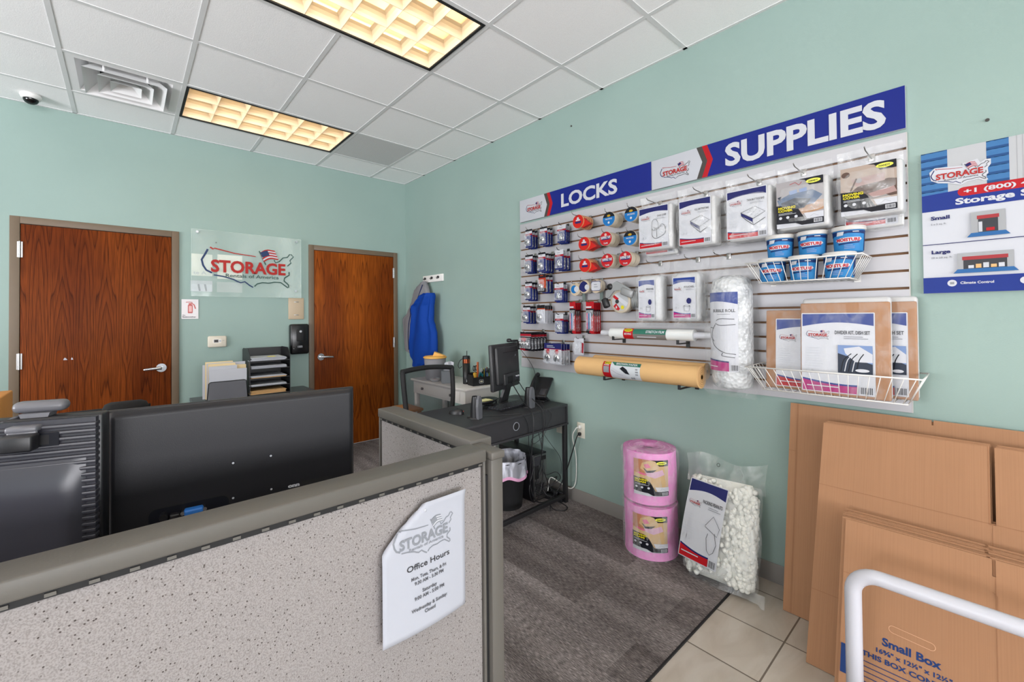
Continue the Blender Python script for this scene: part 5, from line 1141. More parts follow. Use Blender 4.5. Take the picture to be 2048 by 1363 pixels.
t = thing('webcam', 'tiny black webcam clipped on top of the small square monitor', 'webcam', (-.365, -2.232, .745), ang)
G().b(.10, .20, -.012, .030, .462, .478, BLACK, .006).b(.135, .185, -.034, -.026, .40, .468, BLACK, .003).obj('clip', t); G().lathe([(0, .0), (.018, .003), (.02, .016), (.016, .028), (0, .031)], BLACK, 18, c=(.075, .01, .462)).b(.07, .12, .0, .02, .466, .474, BLACK).obj('camera_head', t)

def speaker(label, x, y, rz):
    t = thing('computer_speaker', label, 'speaker', (x, y, .745), rz, 'small desktop speakers')
    SG = K('speaker_grey', '#5a5b60', .4)
    G().prism([(-.022, 0), (.024, 0), (.026, .06), (.02, .125), (.006, .15), (-.008, .152), (-.022, .13), (-.028, .08)], -.03, -.012, SG).obj('front_shell', t)
    G().surf(lambda u, v: (.027*math.cos(2*PI*u)*(1-.25*v**3), .01+.034*math.sin(2*PI*u)*(1-.4*v**2), .002+.143*v), 24, 12, BLACK, closeu=True).obj('body', t)
    G().lathe([(.05, 0), (.05, .006), (.0, .01)], BLACK, 24, c=(0, .02, 0), sx=.7).obj('foot', t)
speaker('small grey and black speaker at the left on the black desk', -.845, -2.475, .35)
speaker('small grey and black speaker beside the desk phone', -.352, -2.475, .2)
t = thing('computer_mouse', 'black wireless mouse with a red light on the black desk', 'mouse', (-.865, -2.275, .745), .5)
G().surf(lambda u, v: (.032*math.cos(2*PI*u)*math.sin(PI*min(v, .97)/2+.01)**.5*(1), .055*math.sin(2*PI*u)*math.sin(PI*min(v, .97)/2+.01)**.5, .034*math.cos(PI*v/2)*(1-.15*math.sin(2*PI*u))), 28, 12, BLACK, closeu=True).obj('shell', t)
G().lathe([(0, .003), (.003, .002), (.004, 0)], K('led_red', '#ff5040', .3, emit='#ff4030', es=3), 10, c=(.012, -.045, .018)).obj('indicator_light', t)
t = thing('keyboard', 'flat black keyboard lying under the small monitor', 'keyboard', (-.42, -2.36, .745), .12)
G().prism([(-.2, 0), (.2, 0), (.2, .012), (-.2, .012)], -.07, .065, BLACK).obj('case', t)
g = G()
for j in range(5):
    for i in range(15): g.box((-.182+i*.026, -.05+j*.025, .016), (.021, .02, .008), DARK, 0)
g.obj('keys', t)
t = thing('paper_tray', 'black oval tray holding yellow note slips, left of the small monitor', 'tray', (-.575, -2.23, .745), .25)
G().lathe([(0, .028), (.07, .028), (.10, .045), (.105, .055), (.100, .055), (.068, .034), (0, .032)], BLACK, 36, sx=1.15, sy=.75).obj('tray', t)
for s in (-1, 1): G().tube(smoothpath([(s*.09, -.03, .045), (s*.1, -.03, .012), (s*.07, .0, .004), (s*.03, .03, .004)], 5), .006, BLACK, 8).obj('foot', t)
o = thing('note_slips', 'pale yellow paper slips piled in the black oval tray', 'paper', (-.57, -2.23, .777), .3)
for k in range(5): G().box((random.uniform(-.02, .02), random.uniform(-.012, .012), .003+k*.0045), (.09, .055, .003), K('yellow_slip', '#e3dfa4', .7), 0, Matrix.Rotation(random.uniform(-.4, .4), 4, 'Z')).obj('slip', o)
t = thing('desk_phone', 'black desk phone on an angled stand beside the wall', 'telephone', (-.135, -2.36, .745), .3)
Rp = Matrix.Translation((.0, .0, .02)) @ Matrix.Rotation(math.radians(-42), 4, 'Y')
G().box((.02, 0, .03), (.09, .13, .022), BLACK, .005, Matrix.Rotation(math.radians(35), 4, 'Y')).b(-.03, .05, -.06, .06, 0, .012, BLACK, .004).obj('stand', t)
G().box((.085, 0, .035), (.20, .15, .022), BLACK, .008, Rp).box((.03, -.04, .05), (.06, .05, .006), DARK, .002, Rp).obj('body', t)
G().tube([Rp @ Vector(v) for v in smoothpath([(.0, .055, .055), (.01, .055, .075), (.06, .055, .085), (.14, .055, .085), (.18, .055, .075), (.19, .055, .055)], 4)], [.017, .018, .018, .016, .013]+[.0115]*11+[.013, .016, .018, .018, .017], BLACK, 12).obj('handset', t)
G().box((.10, -.0, .018), (.14, .11, .012), DARK, .003, Rp).obj('bottom_cover', t)

# mesh backed chair tucked in behind the desk
t = thing('office_chair', 'black chair with see through mesh back tucked behind the black desk', 'chair', (-.79, -1.82, 0), .05)
MESHC = K('chair_mesh', '#323236', .8, alpha=.66)
fr = smoothpath([(-.20, .0, .56), (-.225, .0, .78), (-.232, .02, .98), (-.215, .025, 1.006), (0, .035, 1.018), (.212, .025, 1.0), (.228, .02, .975), (.222, .0, .78), (.2, .0, .56)], 5)
G().tube(fr, .019, BLACKM, 10).tube([(-.2, 0, .56), (.2, 0, .56)], .017, BLACKM, 10).obj('back_frame', t)
G().surf(lambda u, v: (lerp(-.21, .21, u), .02*math.sin(PI*u)+.02*v, lerp(.56, 1.0, v)), 10, 10, MESHC).obj('back_mesh', t)
G().box((0, -.24, .47), (.47, .44, .07), BLACKM, .03).obj('seat', t)
for s in (-1, 1): G().tube(smoothpath([(s*.24, -.06, .50), (s*.27, -.06, .60), (s*.27, -.08, .655), (s*.27, -.24, .66)], 4), .014, BLACKM, 8).box((s*.27, -.17, .672), (.07, .22, .025), BLACKM, .012).obj('armrest', t)
G().cyl((0, -.22, .09), (0, -.22, .44), .024, BLACK, 14).obj('gas_lift', t); G().tube([(0, -.03, .60), (0, .03, .52), (0, -.12, .43)], .02, BLACK, 8).obj('back_support', t)
for k in range(5):
    a = 2*PI*k/5+.2; l = G().tube([(0, -.22, .1), (.25*math.cos(a), -.22+.25*math.sin(a), .07)], .017, BLACK, 8).obj('leg', t)
    G().cyl((.25*math.cos(a)-.012, -.22+.25*math.sin(a), .033), (.25*math.cos(a)+.012, -.22+.25*math.sin(a), .033), .027, BLACK, 14).obj('caster', l)

# white console with drawer and the things on it
WD = K('white_painted_wood', '#d6d1cc', .4)
t = thing('console_table', 'white painted console table with one long drawer behind the mesh chair', 'table', (-.215, -1.32, 0))
G().b(-.212, .212, -.46, .46, .778, .80, WD, .006).obj('top', t)
G().b(-.19, .19, -.435, .435, .66, .778, WD, .002).obj('apron', t)
g = G().b(-.198, -.19, -.36, .36, .677, .768, WD, .004); dr = g.obj('drawer', t)
for y in (-.24, .24): G().lathe([(0, .022), (.011, .02), (.013, .012), (.006, .004), (.006, 0)], K('pewter_knob', '#55504c', .3, .8), 14, M=Matrix.Translation((-.198, y, .722)) @ Matrix.Rotation(-PI/2, 4, 'Y')).obj('knob', dr)
for x in (-.185, .145):
    for y in (-.43, .39): G().b(x, x+.04, y, y+.04, 0, .66, WD, .002).obj('leg', t)
G().b(-.18, .18, -.43, .43, .14, .16, WD, .002).obj('shelf', t)
t = thing('printer', 'grey printer on the lower shelf of the white console, seen through the chair mesh', 'printer', (-.215, -1.3, .16))
G().box((0, 0, .15), (.32, .42, .26), K('printer_grey', '#77777c', .45), .02).b(-.12, .1, -.15, .15, .28, .31, K('printer_top', '#58585c', .4), .01).obj('body', t); G().b(-.24, -.15, -.12, .12, .10, .115, DARK, .004).obj('paper_tray', t)
G().lathe([(0, 0), (.08, .0), (.085, .006), (0, .012)], PWHITE, 26, c=(-.02, -.05, .31)).obj('disc', t)
t = thing('waste_bin', 'grey bin with orange yellow top standing on the white console', 'bin', (-.30, -1.12, .80))
BG = K('bin_grey', '#86858a', .5)
G().lathe([(0, .003), (.085, .003), (.09, .01), (.108, .215), (.104, .215), (.086, .012), (0, .01)], BG, 32).obj('bin', t)
G().lathe([(.112, .212), (.116, .222), (.10, .232), (.03, .238), (0, .238)], K('orange_yellow_plastic', '#e0a84f', .45), 32).prism([(-.02, .235), (-.005, .275), (.03, .262), (.06, .25), (.10, .235)], -.06, .03, K('orange_yellow_plastic', '#e0a84f', .45), Matrix.Rotation(-.6, 4, 'Z')).obj('lid', t)
t = thing('tissue', 'white tissue box front with tissue, right of the grey bin', 'tissue box', (-.32, -1.36, .80), -.5)
G().b(-.055, .055, -.05, .05, 0, .11, K('tissue_box_grey', '#8f969c', .5), .004).obj('box', t)
G().surf(lambda u, v: (lerp(-.035, .05, u)+.012*v, .012*math.sin(u*7+v*3), .10+.085*v+.012*math.sin(u*PI)), 12, 8, PAPER).obj('tissue', t)
t = thing('glass_dish', 'clear dish with red candies in front of the tissue box', 'dish', (-.375, -1.23, .80))
G().lathe([(0, .002), (.035, .002), (.048, .02), (.05, .032), (.046, .032), (.034, .006), (0, .006)], K('clear_glass', '#dfe6e8', .05, alpha=.4), 28).obj('dish', t)
for k in range(6): tag(G().lathe([(0, -.008), (.007, -.005), (.009, 0), (.007, .005), (0, .008)], COBL, 10).obj('candy', None, (-.375+.022*math.cos(k*1.05), -1.23+.022*math.sin(k*1.05), .818)), 'red candy in the clear dish on the white console', 'candy', 'red candies in the dish')
t = thing('picture_frame', 'little teal edged frame standing right of the tissue box', 'frame', (-.10, -1.42, .80), -.7)
G().b(-.028, .028, -.006, .006, 0, .075, K('teal_frame', '#4f8b86', .4), .002).obj('frame', t); p = Print(); p.rect(-.02, .01, .02, .065, LGREY); p.obj('picture', t, loc=(0, -.006, 0))
t = thing('tumbler', 'tall black insulated tumbler with copper band and straw', 'tumbler', (-.235, -1.545, .80), -.6)
G().lathe([(0, .0), (.031, .0), (.033, .004), (.035, .19), (0, .19)], K('tumbler_black', '#131315', .35), 32).lathe([(.035, .226), (.0355, .235), (.034, .252), (.028, .256), (0, .256)], BLACK, 32).obj('body', t)
G().lathe([(.0353, .19), (.0355, .226)], K('copper', '#a8593a', .25, .9), 32).obj('copper_band', t)
G().cyl((.005, 0, .25), (.005, 0, .30), .0035, BLACK, 10).obj('straw', t); G().tube(smoothpath([(-.034, -.004, .23), (-.06, -.005, .21), (-.075, -.005, .17), (-.062, -.005, .145), (-.04, -.005, .16)], 5), .003, BLACK, 8).obj('carry_loop', t)
p = Print(lambda u, v, h: ((.0345+h)*math.sin(u/.034), -(.0345+h)*math.cos(u/.034), v)); p.rect(-.002, .02, .003, .042, LGREY); p.obj('mark', t)
t = thing('desk_organizer', 'black mesh desk organizer full of pens and scissors at the console end', 'desk organizer', (-.165, -1.67, .80), -.12)
g = G()
for a in ((-.11, .11, -.05, -.047, 0, .075), (-.11, .11, .047, .05, 0, .11), (-.11, -.107, -.05, .05, 0, .095), (.107, .11, -.05, .05, 0, .095), (-.02, -.018, -.05, .05, 0, .08), (-.11, .11, -.05, .05, 0, .003)): g.b(*a, BLACKM)
g.obj('mesh_box', t)
p = Print(); p.rrect(-.05, .02, -.005, .052, .008, LGREY); p.rrect(-.046, .023, -.009, .049, .006, PBLACK); p.rrect(-.04, .028, -.014, .043, .006, K('cream_print', '#e9e6cf', .5)); p.obj('label_window', t, loc=(0, -.05, 0))
def pen(name, label, x, y, h, mt, cap, lean, r=.0045, group='pens and tools in the organizer'):
    o = thing(name, label, name.replace('_', ' '), (x, y, .805), 0, group, rot=(lean[0], lean[1], 0))
    G().cyl((0, 0, 0), (0, 0, h*.7), r, mt, 10).obj('barrel', o); G().cyl((0, 0, h*.7), (0, 0, h), r*1.15, cap, 10).obj('cap', o)
cc = [('blue', CYAN), ('navy', NAVY), ('green', GREEN), ('yellow', YEL), ('lime green', K('lime', '#8aa83c', .4)), ('red', RED), ('teal', K('teal', '#2f8e9c', .4)), ('white', PWHITE), ('light blue', LBLUE), ('grey', GREY)]
ox = [-.125, -.135, -.115, -.10, -.09, -.105, -.15, -.145, -.12, -.095]
for i, (cn, m_) in enumerate(cc): pen('pen', '%s capped pen standing in the black organizer' % cn, ox[i], -1.70+.02*(i % 4), .13+.008*(i % 3), m_, m_ if i % 2 else BLACK, (random.uniform(-.12, .12), random.uniform(-.05, .15)))
t = thing('scissors', 'black and orange handled scissors upright in the organizer', 'scissors', (-.225, -1.66, .806), .3)
G().prism([(-.006, 0), (.006, 0), (.008, .12), (-.008, .12)], -.002, .002, STEEL).obj('blades', t)
for s in (-1, 1): G().tube([(s*.016+.013*math.cos(a)*1.0, 0, .145+.022*math.sin(a)) for a in [2*PI*k/16 for k in range(16)]], .004, BLACK, 8, closed=True).obj('handle', t)
t = thing('box_cutter', 'orange box cutter standing tallest in the organizer', 'knife', (-.205, -1.675, .806), .3)
G().box((0, 0, .10), (.024, .012, .2), K('orange_plastic', '#d0662f', .4), .004).obj('handle', t)
t = thing('tape_dispenser', 'teal and white tape dispenser in the middle of the organizer', 'tape dispenser', (-.175, -1.665, .80), .2)
G().lathe([(.014, -.01), (.034, -.01), (.036, 0), (.034, .01), (.014, .01), (.014, -.01)], K('teal', '#2f8e9c', .4), 26, M=Matrix.Translation((0, 0, .075)) @ Matrix.Rotation(PI/2, 4, 'X')).obj('shell', t); G().tube([(.03*math.cos(a), -.0, .082+.03*math.sin(a)) for a in [PI*k/10 for k in range(1, 10)]], .006, PWHITE, 8).obj('rim', t)
t = thing('highlighter', 'yellow highlighter bundle at the left end of the organizer', 'highlighter', (-.25, -1.69, .806), .1)
G().box((0, 0, .055), (.03, .018, .11), K('highlighter_yellow', '#e9b63c', .45), .005).obj('body', t)
# small wooden stool edge seen between panel and chair
t = thing('wooden_stool', 'small brown wooden stool mostly hidden behind the mesh chair', 'stool', (-.54, -1.0, 0))
G().b(-.09, .09, -.15, .15, .525, .55, K('stool_wood', '#a8713f', .5, bump=.1), .006).obj('seat', t)
for x in (-.08, .05):
    for y in (-.13, .10): G().b(x, x+.03, y, y+.03, 0, .525, K('stool_wood', '#a8713f', .5), .002).obj('leg', t)

# under the desk
t = thing('trash_can', 'black round waste bin with white plastic liner under the desk', 'trash can', (-.43, -2.31, .0))
G().lathe([(0, .004), (.105, .004), (.108, .01), (.132, .34), (.138, .345), (.132, .35), (.128, .34), (.104, .014), (0, .012)], BLACKM, 36).obj('bin', t)
LIN = mat_film('bin_liner', .55, '#e6e8f4', .3, .6, 12)
G().surf(lambda u, v: ((.137+.006*math.sin(9*2*PI*u)+.012*v)*math.cos(2*PI*u), (.137+.006*math.sin(9*2*PI*u)+.012*v)*math.sin(2*PI*u), lerp(.365, .235+.012*math.sin(5*2*PI*u), v)), 60, 6, LIN, closeu=True).surf(lambda u, v: ((.137-.05*v+.008*math.sin(11*2*PI*u+v*3))*math.cos(2*PI*u), (.137-.05*v)*math.sin(2*PI*u), .365+.02*math.sin(2*PI*u+1)*(1-v)-.12*v), 60, 6, LIN, closeu=True).obj('liner', t)
G().surf(lambda u, v: ((.1505+.006*math.sin(9*2*PI*u))*math.cos(2*PI*u), (.1505+.006*math.sin(9*2*PI*u))*math.sin(2*PI*u), .255-.022*v+.012*math.sin(5*2*PI*u)), 60, 2, K('drawstring_pink', '#e7a9cd', .4, alpha=.85), closeu=True).obj('drawstring', t)
t = thing('computer_tower', 'black computer tower under the desk with its cabled rear toward us', 'computer', (-.195, -2.23, .0))
G().b(-.075, .075, -.19, .2, .012, .365, BLACK, .004).obj('case', t)
g = G().b(-.068, .068, -.194, -.188, .02, .355, STEEL)
for k in range(8): g.b(-.05, .03, -.197, -.193, .05+k*.012, .055+k*.012, BLACKM)
g.b(-.06, .0, -.198, -.193, .28, .345, DARK).b(.01, .06, -.198, -.193, .31, .34, BLACKM).b(-.06, -.02, -.199, -.193, .18, .28, BLACKM); g.obj('rear_panel', t)
t = thing('power_strip', 'black power strip on the carpet among the cables', 'power strip', (-.11, -2.44, .006), .2)
G().b(-.03, .03, -.12, .12, 0, .035, BLACK, .006).obj('body', t); G().b(-.02, .02, -.08, -.04, .035, .07, BLACK, .005).obj('adapter', t)

t = thing('wall_outlet', 'ivory wall outlet with two plugs on the right wall', 'outlet', (0, -2.667, .495), RW)
IV = K('ivory_plastic', '#d8d6c8', .4)
G().b(-.036, .036, -.006, -.0005, 0, .115, IV, .003).obj('plate', t)
for z in (.085, .033): G().b(-.016, .016, -.008, -.005, z-.014, z+.014, IV, .005).obj('socket', t)
t = thing('wall_outlet', 'ivory wall outlet half hidden behind the desk leg', 'outlet', (0, -2.46, .49), RW)
G().b(-.036, .036, -.006, -.0005, 0, .115, IV, .003).obj('plate', t)
def cable(label, pts, r=.0032, mat=None, n=8, plug=None):
    t = thing('cable', label, 'cable', (0, 0, 0)); G().tube(smoothpath(pts, n), r, mat or BLACK, 8).obj('cord', t)
    if plug: G().box(plug, (.026, .022, .026), mat or BLACK, .008).obj('plug', t)
WC_ = K('white_cord', '#dcdcd6', .4)
cable('thick black power cord drooping from the outlet to the floor under the desk', [(-.03, -2.665, .528), (-.05, -2.66, .50), (-.06, -2.63, .40), (-.07, -2.58, .25), (-.09, -2.545, .15), (-.13, -2.53, .09), (-.25, -2.55, .06), (-.38, -2.56, .10), (-.46, -2.58, .25), (-.48, -2.62, .50), (-.47, -2.625, .73), (-.44, -2.50, .80), (-.40, -2.33, .92)], .0042, plug=(-.022, -2.667, .528))
cable('white cord from the upper outlet socket looping along the wall', [(-.03, -2.667, .58), (-.05, -2.655, .57), (-.045, -2.62, .50), (-.02, -2.63, .35), (-.015, -2.62, .16), (-.03, -2.58, .10), (-.06, -2.50, .13), (-.1, -2.44, .16), (-.12, -2.43, .06)], .004, WC_, plug=(-.018, -2.667, .58))
cable('black monitor cable hanging down in front of the desk face', [(-.31, -2.30, .93), (-.35, -2.42, .86), (-.36, -2.55, .79), (-.35, -2.60, .74), (-.345, -2.605, .60), (-.35, -2.59, .45), (-.30, -2.52, .30), (-.26, -2.45, .20), (-.25, -2.42, .12)], .003)
cable('thin webcam cord trailing from the small monitor past the desk', [(-.20, -2.20, 1.17), (-.17, -2.30, 1.05), (-.17, -2.36, .95), (-.28, -2.47, .84), (-.32, -2.60, .74), (-.33, -2.605, .62), (-.34, -2.58, .58), (-.36, -2.50, .52), (-.38, -2.54, .50), (-.33, -2.58, .55), (-.27, -2.603, .66), (-.28, -2.60, .73), (-.33, -2.48, .75)], .0018)
cable('thin black speaker cord looped over the desk edge', [(-.80, -2.45, .75), (-.72, -2.50, .75), (-.62, -2.56, .75), (-.55, -2.60, .745), (-.50, -2.605, .66), (-.47, -2.58, .52), (-.40, -2.52, .42), (-.33, -2.46, .40), (-.30, -2.45, .33)], .002)
cable('black cord hanging behind the desk to the power strip', [(-.17, -2.36, .58), (-.165, -2.40, .45), (-.16, -2.42, .35), (-.165, -2.44, .22), (-.13, -2.45, .12), (-.115, -2.47, .07)], .003)
cable('black cord crossing between the desk legs', [(-.10, -2.36, .60), (-.12, -2.38, .50), (-.15, -2.40, .42), (-.17, -2.42, .30), (-.16, -2.44, .2), (-.1, -2.50, .22), (-.075, -2.52, .17), (-.13, -2.48, .12), (-.2, -2.44, .1)], .003)
cable('thin cord curling from the desk underside toward the right leg', [(-.16, -2.35, .60), (-.13, -2.40, .50), (-.10, -2.45, .42), (-.08, -2.50, .36), (-.07, -2.525, .3), (-.06, -2.515, .2)], .0018)
cable('black cable loop resting on the carpet in front of the desk rail', [(-.22, -2.53, .03), (-.24, -2.60, .012), (-.20, -2.66, .0105), (-.14, -2.64, .0105), (-.12, -2.56, .012), (-.16, -2.53, .03), (-.23, -2.56, .05), (-.28, -2.60, .012)], .003)
cable('coiled black cable on the bottom desk rail by the tower', [(-.28, -2.45, .1), (-.27, -2.48, .2), (-.22, -2.47, .26), (-.2, -2.45, .18), (-.24, -2.46, .08), (-.33, -2.48, .05), (-.36, -2.47, .15), (-.3, -2.46, .3)], .003)
cable('second coiled black cable beside the power strip', [(-.2, -2.44, .12), (-.15, -2.50, .14), (-.09, -2.50, .18), (-.08, -2.46, .16), (-.14, -2.42, .14), (-.2, -2.46, .1), (-.17, -2.50, .04), (-.1, -2.5, .03)], .003)

# ================================================================== pink foam rolls and the bag of packing peanuts
PINK = K('pink_foam', '#dc8ac4', .6, bump=.2, bscale=16, vary=.06); PINKE = K('pink_foam_edge', '#c772af', .7, bump=.5, bscale=60)
def foamroll(label, z, dx, dy, rz, lz):
    t = thing('foam_roll', label, 'packing foam', (-.188+dx, -3.335+dy, z), math.radians(-60)+rz, 'pink foam rolls'); r = .152
    G().surf(lambda u, v: ((r+.002*math.sin(5*v+2*PI*u*3))*math.cos(2*PI*u), (r+.002*math.sin(4*v+2*PI*u*2))*math.sin(2*PI*u), .005+v*.295), 56, 12, PINK, closeu=True).obj('foam', t)
    g = G(); g.lathe([(r, .30), (r*.9, .303), (.03, .302), (.026, .29)], PINKE, 48); g.lathe([(r, .005), (0, .005)], PINKE, 48)
    for q in (.8, .6, .4): g.lathe([(r*q, .3035), (r*q-.003, .3045), (r*q-.006, .3035)], PINK, 48)
    g.obj('foam_ends', t)
    cf = lambda u, v, h: ((r+.003+h)*math.sin(u/r), -(r+.003+h)*math.cos(u/r), v)
    p = Print(lambda u, v, h: cf(u-.008, v+lz+.04*0-u*.0, h), base=.0012); p.cut = [(-.12+.01*k, 0) for k in range(25)]
    photolabel(p, .195, .205, 'foam'); p.obj('label', t)
    def ff(u, v):
        a = 2*PI*u; w = .006*math.sin(9*a+v*6)+.004*math.sin(17*a)
        R = r+.008+w*(.5+v*.5); z_ = -.0+v*.335
        if v > .9: R *= 1-(v-.9)*7.0
        return (max(R, .02)*math.cos(a), max(R, .02)*math.sin(a), max(.004, z_-.004*math.sin(5*a)))
    G().surf(ff, 70, 22, FILM, closeu=True).obj('clear_bag', t); return t
foamroll('lower pink foam roll standing on the carpet by the wall', .006, 0, 0, 0, .055)
foamroll('upper pink foam roll stacked on the other one', .315, .01, .01, .1, .06)
PEAN = K('packing_peanut', '#dfe0da', .6, vary=.03)
t = thing('peanut_bag', 'clear plastic bag of white packing peanuts with line drawn lamp label leaning on the wall', 'packing peanuts', (-.33, -3.575, .052), rot=(math.radians(-19), math.radians(-3), RW))
def bagpt(u, v, k=0):       # surface point of the filled bag, u round, v up
    a = 2*PI*u; s = (1-abs(2*v-1)**3.5)**(1/3.5) if 0 < v < 1 else 0
    x = math.copysign(abs(math.cos(a))**.6, math.cos(a)); y = math.copysign(abs(math.sin(a))**.7, math.sin(a))
    return Vector((.18+x*(.178-k)*(.90+.10*s), .068+y*(.068-k)*max(.12, s)*(1.05-.35*v), -.005+v*.50))
g = G(); rr = random.Random(3)
g.surf(lambda u, v: tuple(bagpt(u, v, .022)), 24, 16, PEAN, closeu=True)
for i in range(520):
    u, v = rr.random(), rr.uniform(.02, .97)
    if .0 < u < .5 and rr.random() < .75: u += .5
    c = bagpt(u, v, .014); M_ = Matrix.Translation(c) @ Matrix.Rotation(rr.uniform(0, 6.28), 4, 'X') @ Matrix.Rotation(rr.uniform(0, 6.28), 4, 'Z')
    g.lathe([(0, -.021), (.010, -.017), (.014, -.008), (.0125, 0), (.014, .008), (.010, .017), (0, .021)], PEAN, 9, M=M_)
o = g.obj('peanuts', t); o['kind'] = 'stuff'
def lampart(p, w, h):
    q = lambda x, y: (w*x, h*y)
    for l in ([(.1, .48), (.27, .62), (.46, .50), (.42, .40), (.1, .47)], [(.2, .40), (.17, .34), (.22, .2), (.3, .16), (.38, .2), (.43, .3), (.38, .38), (.36, .43)]): p.stroke([q(*a) for a in l], .0022, DARK)
p = Print(lambda u, v, h: (.115+u*1.0+(v-.2)*.10, -.008-h-.012*math.sin(PI*min(1, max(0, v/.42)))+.02*max(0, abs(u)-.07), .055+v-u*.12), base=.002, step=.0003); p.cut = [(-.12+.02*k, 0) for k in range(13)]+[(.04*k, 1) for k in range(11)]
bandlabel(p, .20, .405, 'PACKING PEANUTS', lampart, tw=.1); p.obj('label', t)
g = G()
def bag2(u, v):
    q = bagpt(u, min(v*1.0, .985), -.006); w = .005*math.sin(2*PI*u*9+v*14); n_ = Vector((math.cos(2*PI*u), math.sin(2*PI*u), 0)); return tuple(q+n_*w)
g.surf(bag2, 64, 30, FILM2, closeu=True)
g.surf(lambda u, v: (lerp(-.02, .385, u)+.015*v*(u-.5), .055+.014*math.sin(u*9+v*4)+.012*math.sin(u*23)*v, .455+v*(.145+.02*math.sin(u*7))), 30, 8, FILM2)
g.surf(lambda u, v: (lerp(.03, .40, u), .06+.010*math.sin(u*11), .008-v*.045*(1 if u < .93 else 1.3)), 24, 3, FILM2)
g.obj('clear_bag', t)
G().tube([(.155+.008*math.cos(a), .035, .565+.009*math.sin(a)) for a in [2*PI*k/14 for k in range(14)]], .0012, BLACK, 6, closed=True).obj('hang_hole', t)

# ================================================================== flattened boxes leaning on the right wall
def sheet(x0, x1, h, y, slots, th=.006, edge=None):
    """one flattened carton: outline with slots cut down from the top edge and up from the bottom; corrugated edges"""
    top = []; 
    P = [(x0, 0)]
    for s, d_, w_ in slots: P += [(s, 0), (s, d_), (s+w_, d_), (s+w_, 0)]
    P += [(x1, 0), (x1, h)]
    for s, d_, w_ in slots[::-1]: P += [(s+w_, h), (s+w_, h-d_), (s, h-d_), (s, h)]
    P += [(x0, h)]
    g = G(); n = len(P); tri = tessellate_polygon([[Vector((a, b, 0)) for a, b in P]])
    vs = [(a, y, b) for a, b in P]+[(a, y+th, b) for a, b in P]
    g.add(vs, [tuple(q) for q in tri], CARD); g.add(vs, [tuple(i+n for i in q) for q in tri], CARD)
    g.add(vs, [(i, (i+1) % n, (i+1) % n+n, i+n) for i in range(n)], CORR); return g
def flatbox(label, loc, tilt, x0, x1, h, y, slots, th, group, fn=None, cat='flattened box'):
    t = thing('flattened_box', label, cat, loc, group=group, rot=(-math.radians(tilt), 0, RW))
    sheet(x0, x1, h, y, slots, th).obj('board', t)
    if fn: p = Print(); fn(p); p.obj('print', t, loc=(0, y, 0))
    return t
CREASE = K('cardboard_crease', '#94694a', .85)
def creases(l, w=.0022):
    def f(p):
        for a in l: p.stroke([(a[0], a[1]), (a[2], a[3])], w, CREASE); p.h -= p.step
    return f
LA = (-.215, -4.03, .003)
flatbox('rear flattened large box against the wall', LA, 10.6, .03, 1.25, .970, .011, [(.515, .02, .006)], .009, 'flattened boxes against the wall', creases([(.06, 0, .06, .97)]))
flatbox('large flattened box leaning in front of the rearmost one, folded strip at its left edge', LA, 10.6, 0, 1.25, .976, 0, [(.505, .02, .006)], .009, 'flattened boxes against the wall', creases([(.030, 0, .030, .976), (.034, 0, .034, .976), (0, .744, .03, .744)]))
LB_ = (-.50, -4.19, .003)
for i in range(5):
    j = 4-i; names = ['foremost', 'second', 'third', 'fourth', 'rearmost']
    dx = [0, .006, .004, .010, .008][j]; dz = [0, .003, .006, .004, .012][j]
    flatbox('%s flattened medium box of the tall leaning stack' % names[j]+(' with wide slot' if j == 0 else ''), (LB_[0], LB_[1]-dx, LB_[2]+dz*.4+j*.0028), 21, 0, 1.2, .972, j*.0078, [(.498, .275, .018)], .0066, 'tall stack of flattened medium boxes', creases([(0, .700, 1.2, .700), (.507, .28, .507, .695), (0, .275, 1.2, .275)]) if j == 0 else None)
LC = (-.625, -4.295, .003); PBL = K('box_print_blue', '#2f4d86', .7)
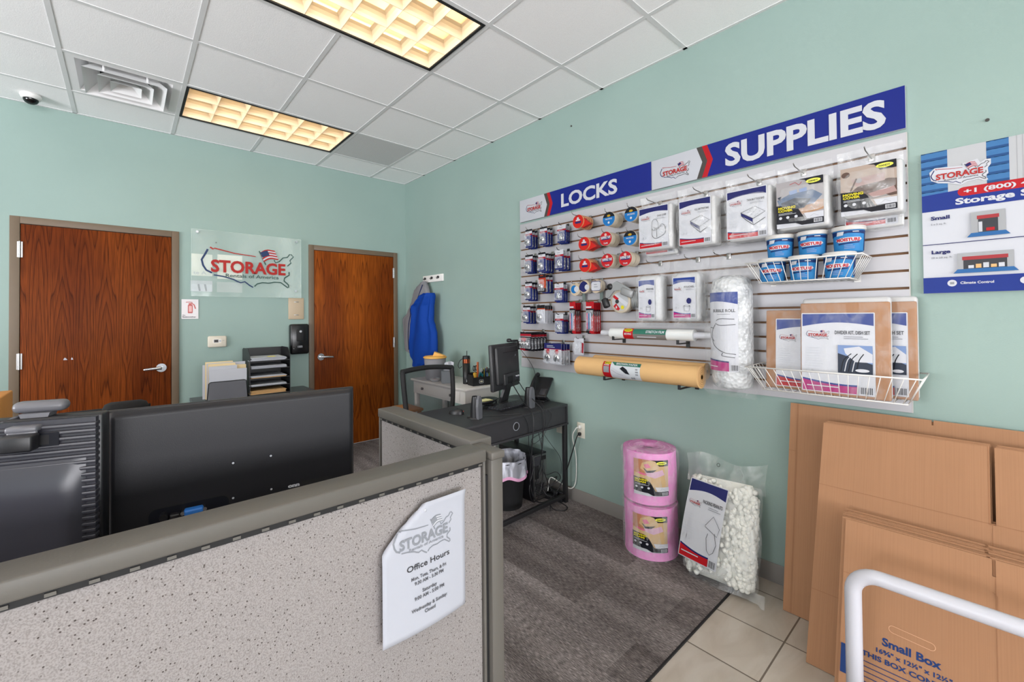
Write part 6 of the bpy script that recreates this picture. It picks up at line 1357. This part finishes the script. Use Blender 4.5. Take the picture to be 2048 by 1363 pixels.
def cprint(p):
    creases([(.02, .437, 1.1, .437), (.02, .19, 1.1, .19), (.407, .19, .407, .577)])(p); p.h += p.step
    p.text('Small Box', .137, .243, .024, PBL, w=.148, bold=.035); p.text('16⅜" x 12½" x 12½"', .122, .214, .0135, PBL, w=.188, bold=.035)
    p.text('THIS BOX CONTAINS', .083, .186, .0155, PBL, w=.258, bold=.03)
    for k in range(6): p.rect(.075, .167-k*.016, .345, .1695-k*.016, PBL); p.h -= p.step
    p.h += p.step; p.rect(.024, .10, .045, .195, PBL)
    P = [(.165+.0+.011*math.cos(a), .305+.011*math.sin(a)) for a in [PI/2+PI*k/8 for k in range(9)]]+[(.26+.011*math.cos(a), .300+.011*math.sin(a)) for a in [-PI/2+PI*k/8 for k in range(9)]]
    p.stroke(P+[P[0]], .0016, K('cardboard_light', '#d2a684', .8)); p.stroke([(.400, .53), (.410, .52), (.410, .44), (.402, .43), (.402, .44)], .0016, CREASE)
nC = 12
on_ = ['foremost', 'second', 'third', 'fourth', 'fifth', 'sixth', 'seventh', 'eighth', 'ninth', 'tenth', 'eleventh', 'rearmost']
for j in range(nC):
    dx = 0 if j == 0 else [.012, .002, .014, .004, .016, .010, .018, .006, .014, .020, .016][j-1]; dz = .0031*j+(0 if j == 0 else random.uniform(-.0015, .004))
    flatbox('%s small box of the low stack' % on_[j]+(', printed Small Box in blue' if j == 0 else ', counted from the front'), (LC[0], LC[1]+dx, LC[2]+dz), 18, .02, 1.1, .629, j*.0098, [(.400, .052 if j < 2 else .03, .008)], .0062, 'low stack of flattened small boxes', cprint if j == 0 else None)
# white tubular stand in front of the small boxes
WT = K('white_powder_coat', '#c4c5ce', .35, vary=.01)
t = thing('box_stand', 'white bent tube stand holding the low stack of flattened boxes', 'box rack', (-.70, -4.38, 0))
def arc(c, r, a0, a1, n=8): return [(0, c[0]+r*math.cos(math.radians(lerp(a0, a1, k/n))), c[1]+r*math.sin(math.radians(lerp(a0, a1, k/n)))) for k in range(n+1)]
zt = .535; R0 = .07
G().tube([(0, 0, .03), (0, 0, .3)]+arc((-R0, zt-R0), R0, 0, 90)+[(0, -.4, zt)]+arc((-.85+R0, zt-R0), R0, 90, 180)+[(0, -.85, .3), (0, -.85, .03)], .0235, WT, 20).obj('front_loop', t)
for y in (0, -.85): G().tube([(0, y, .026), (.30, y, .026), (.60, y, .026)], .0235, WT, 16).obj('base_tube', t)
G().tube([(.60, 0, .026), (.60, -.85, .026)], .0235, WT, 16).obj('rear_tube', t)
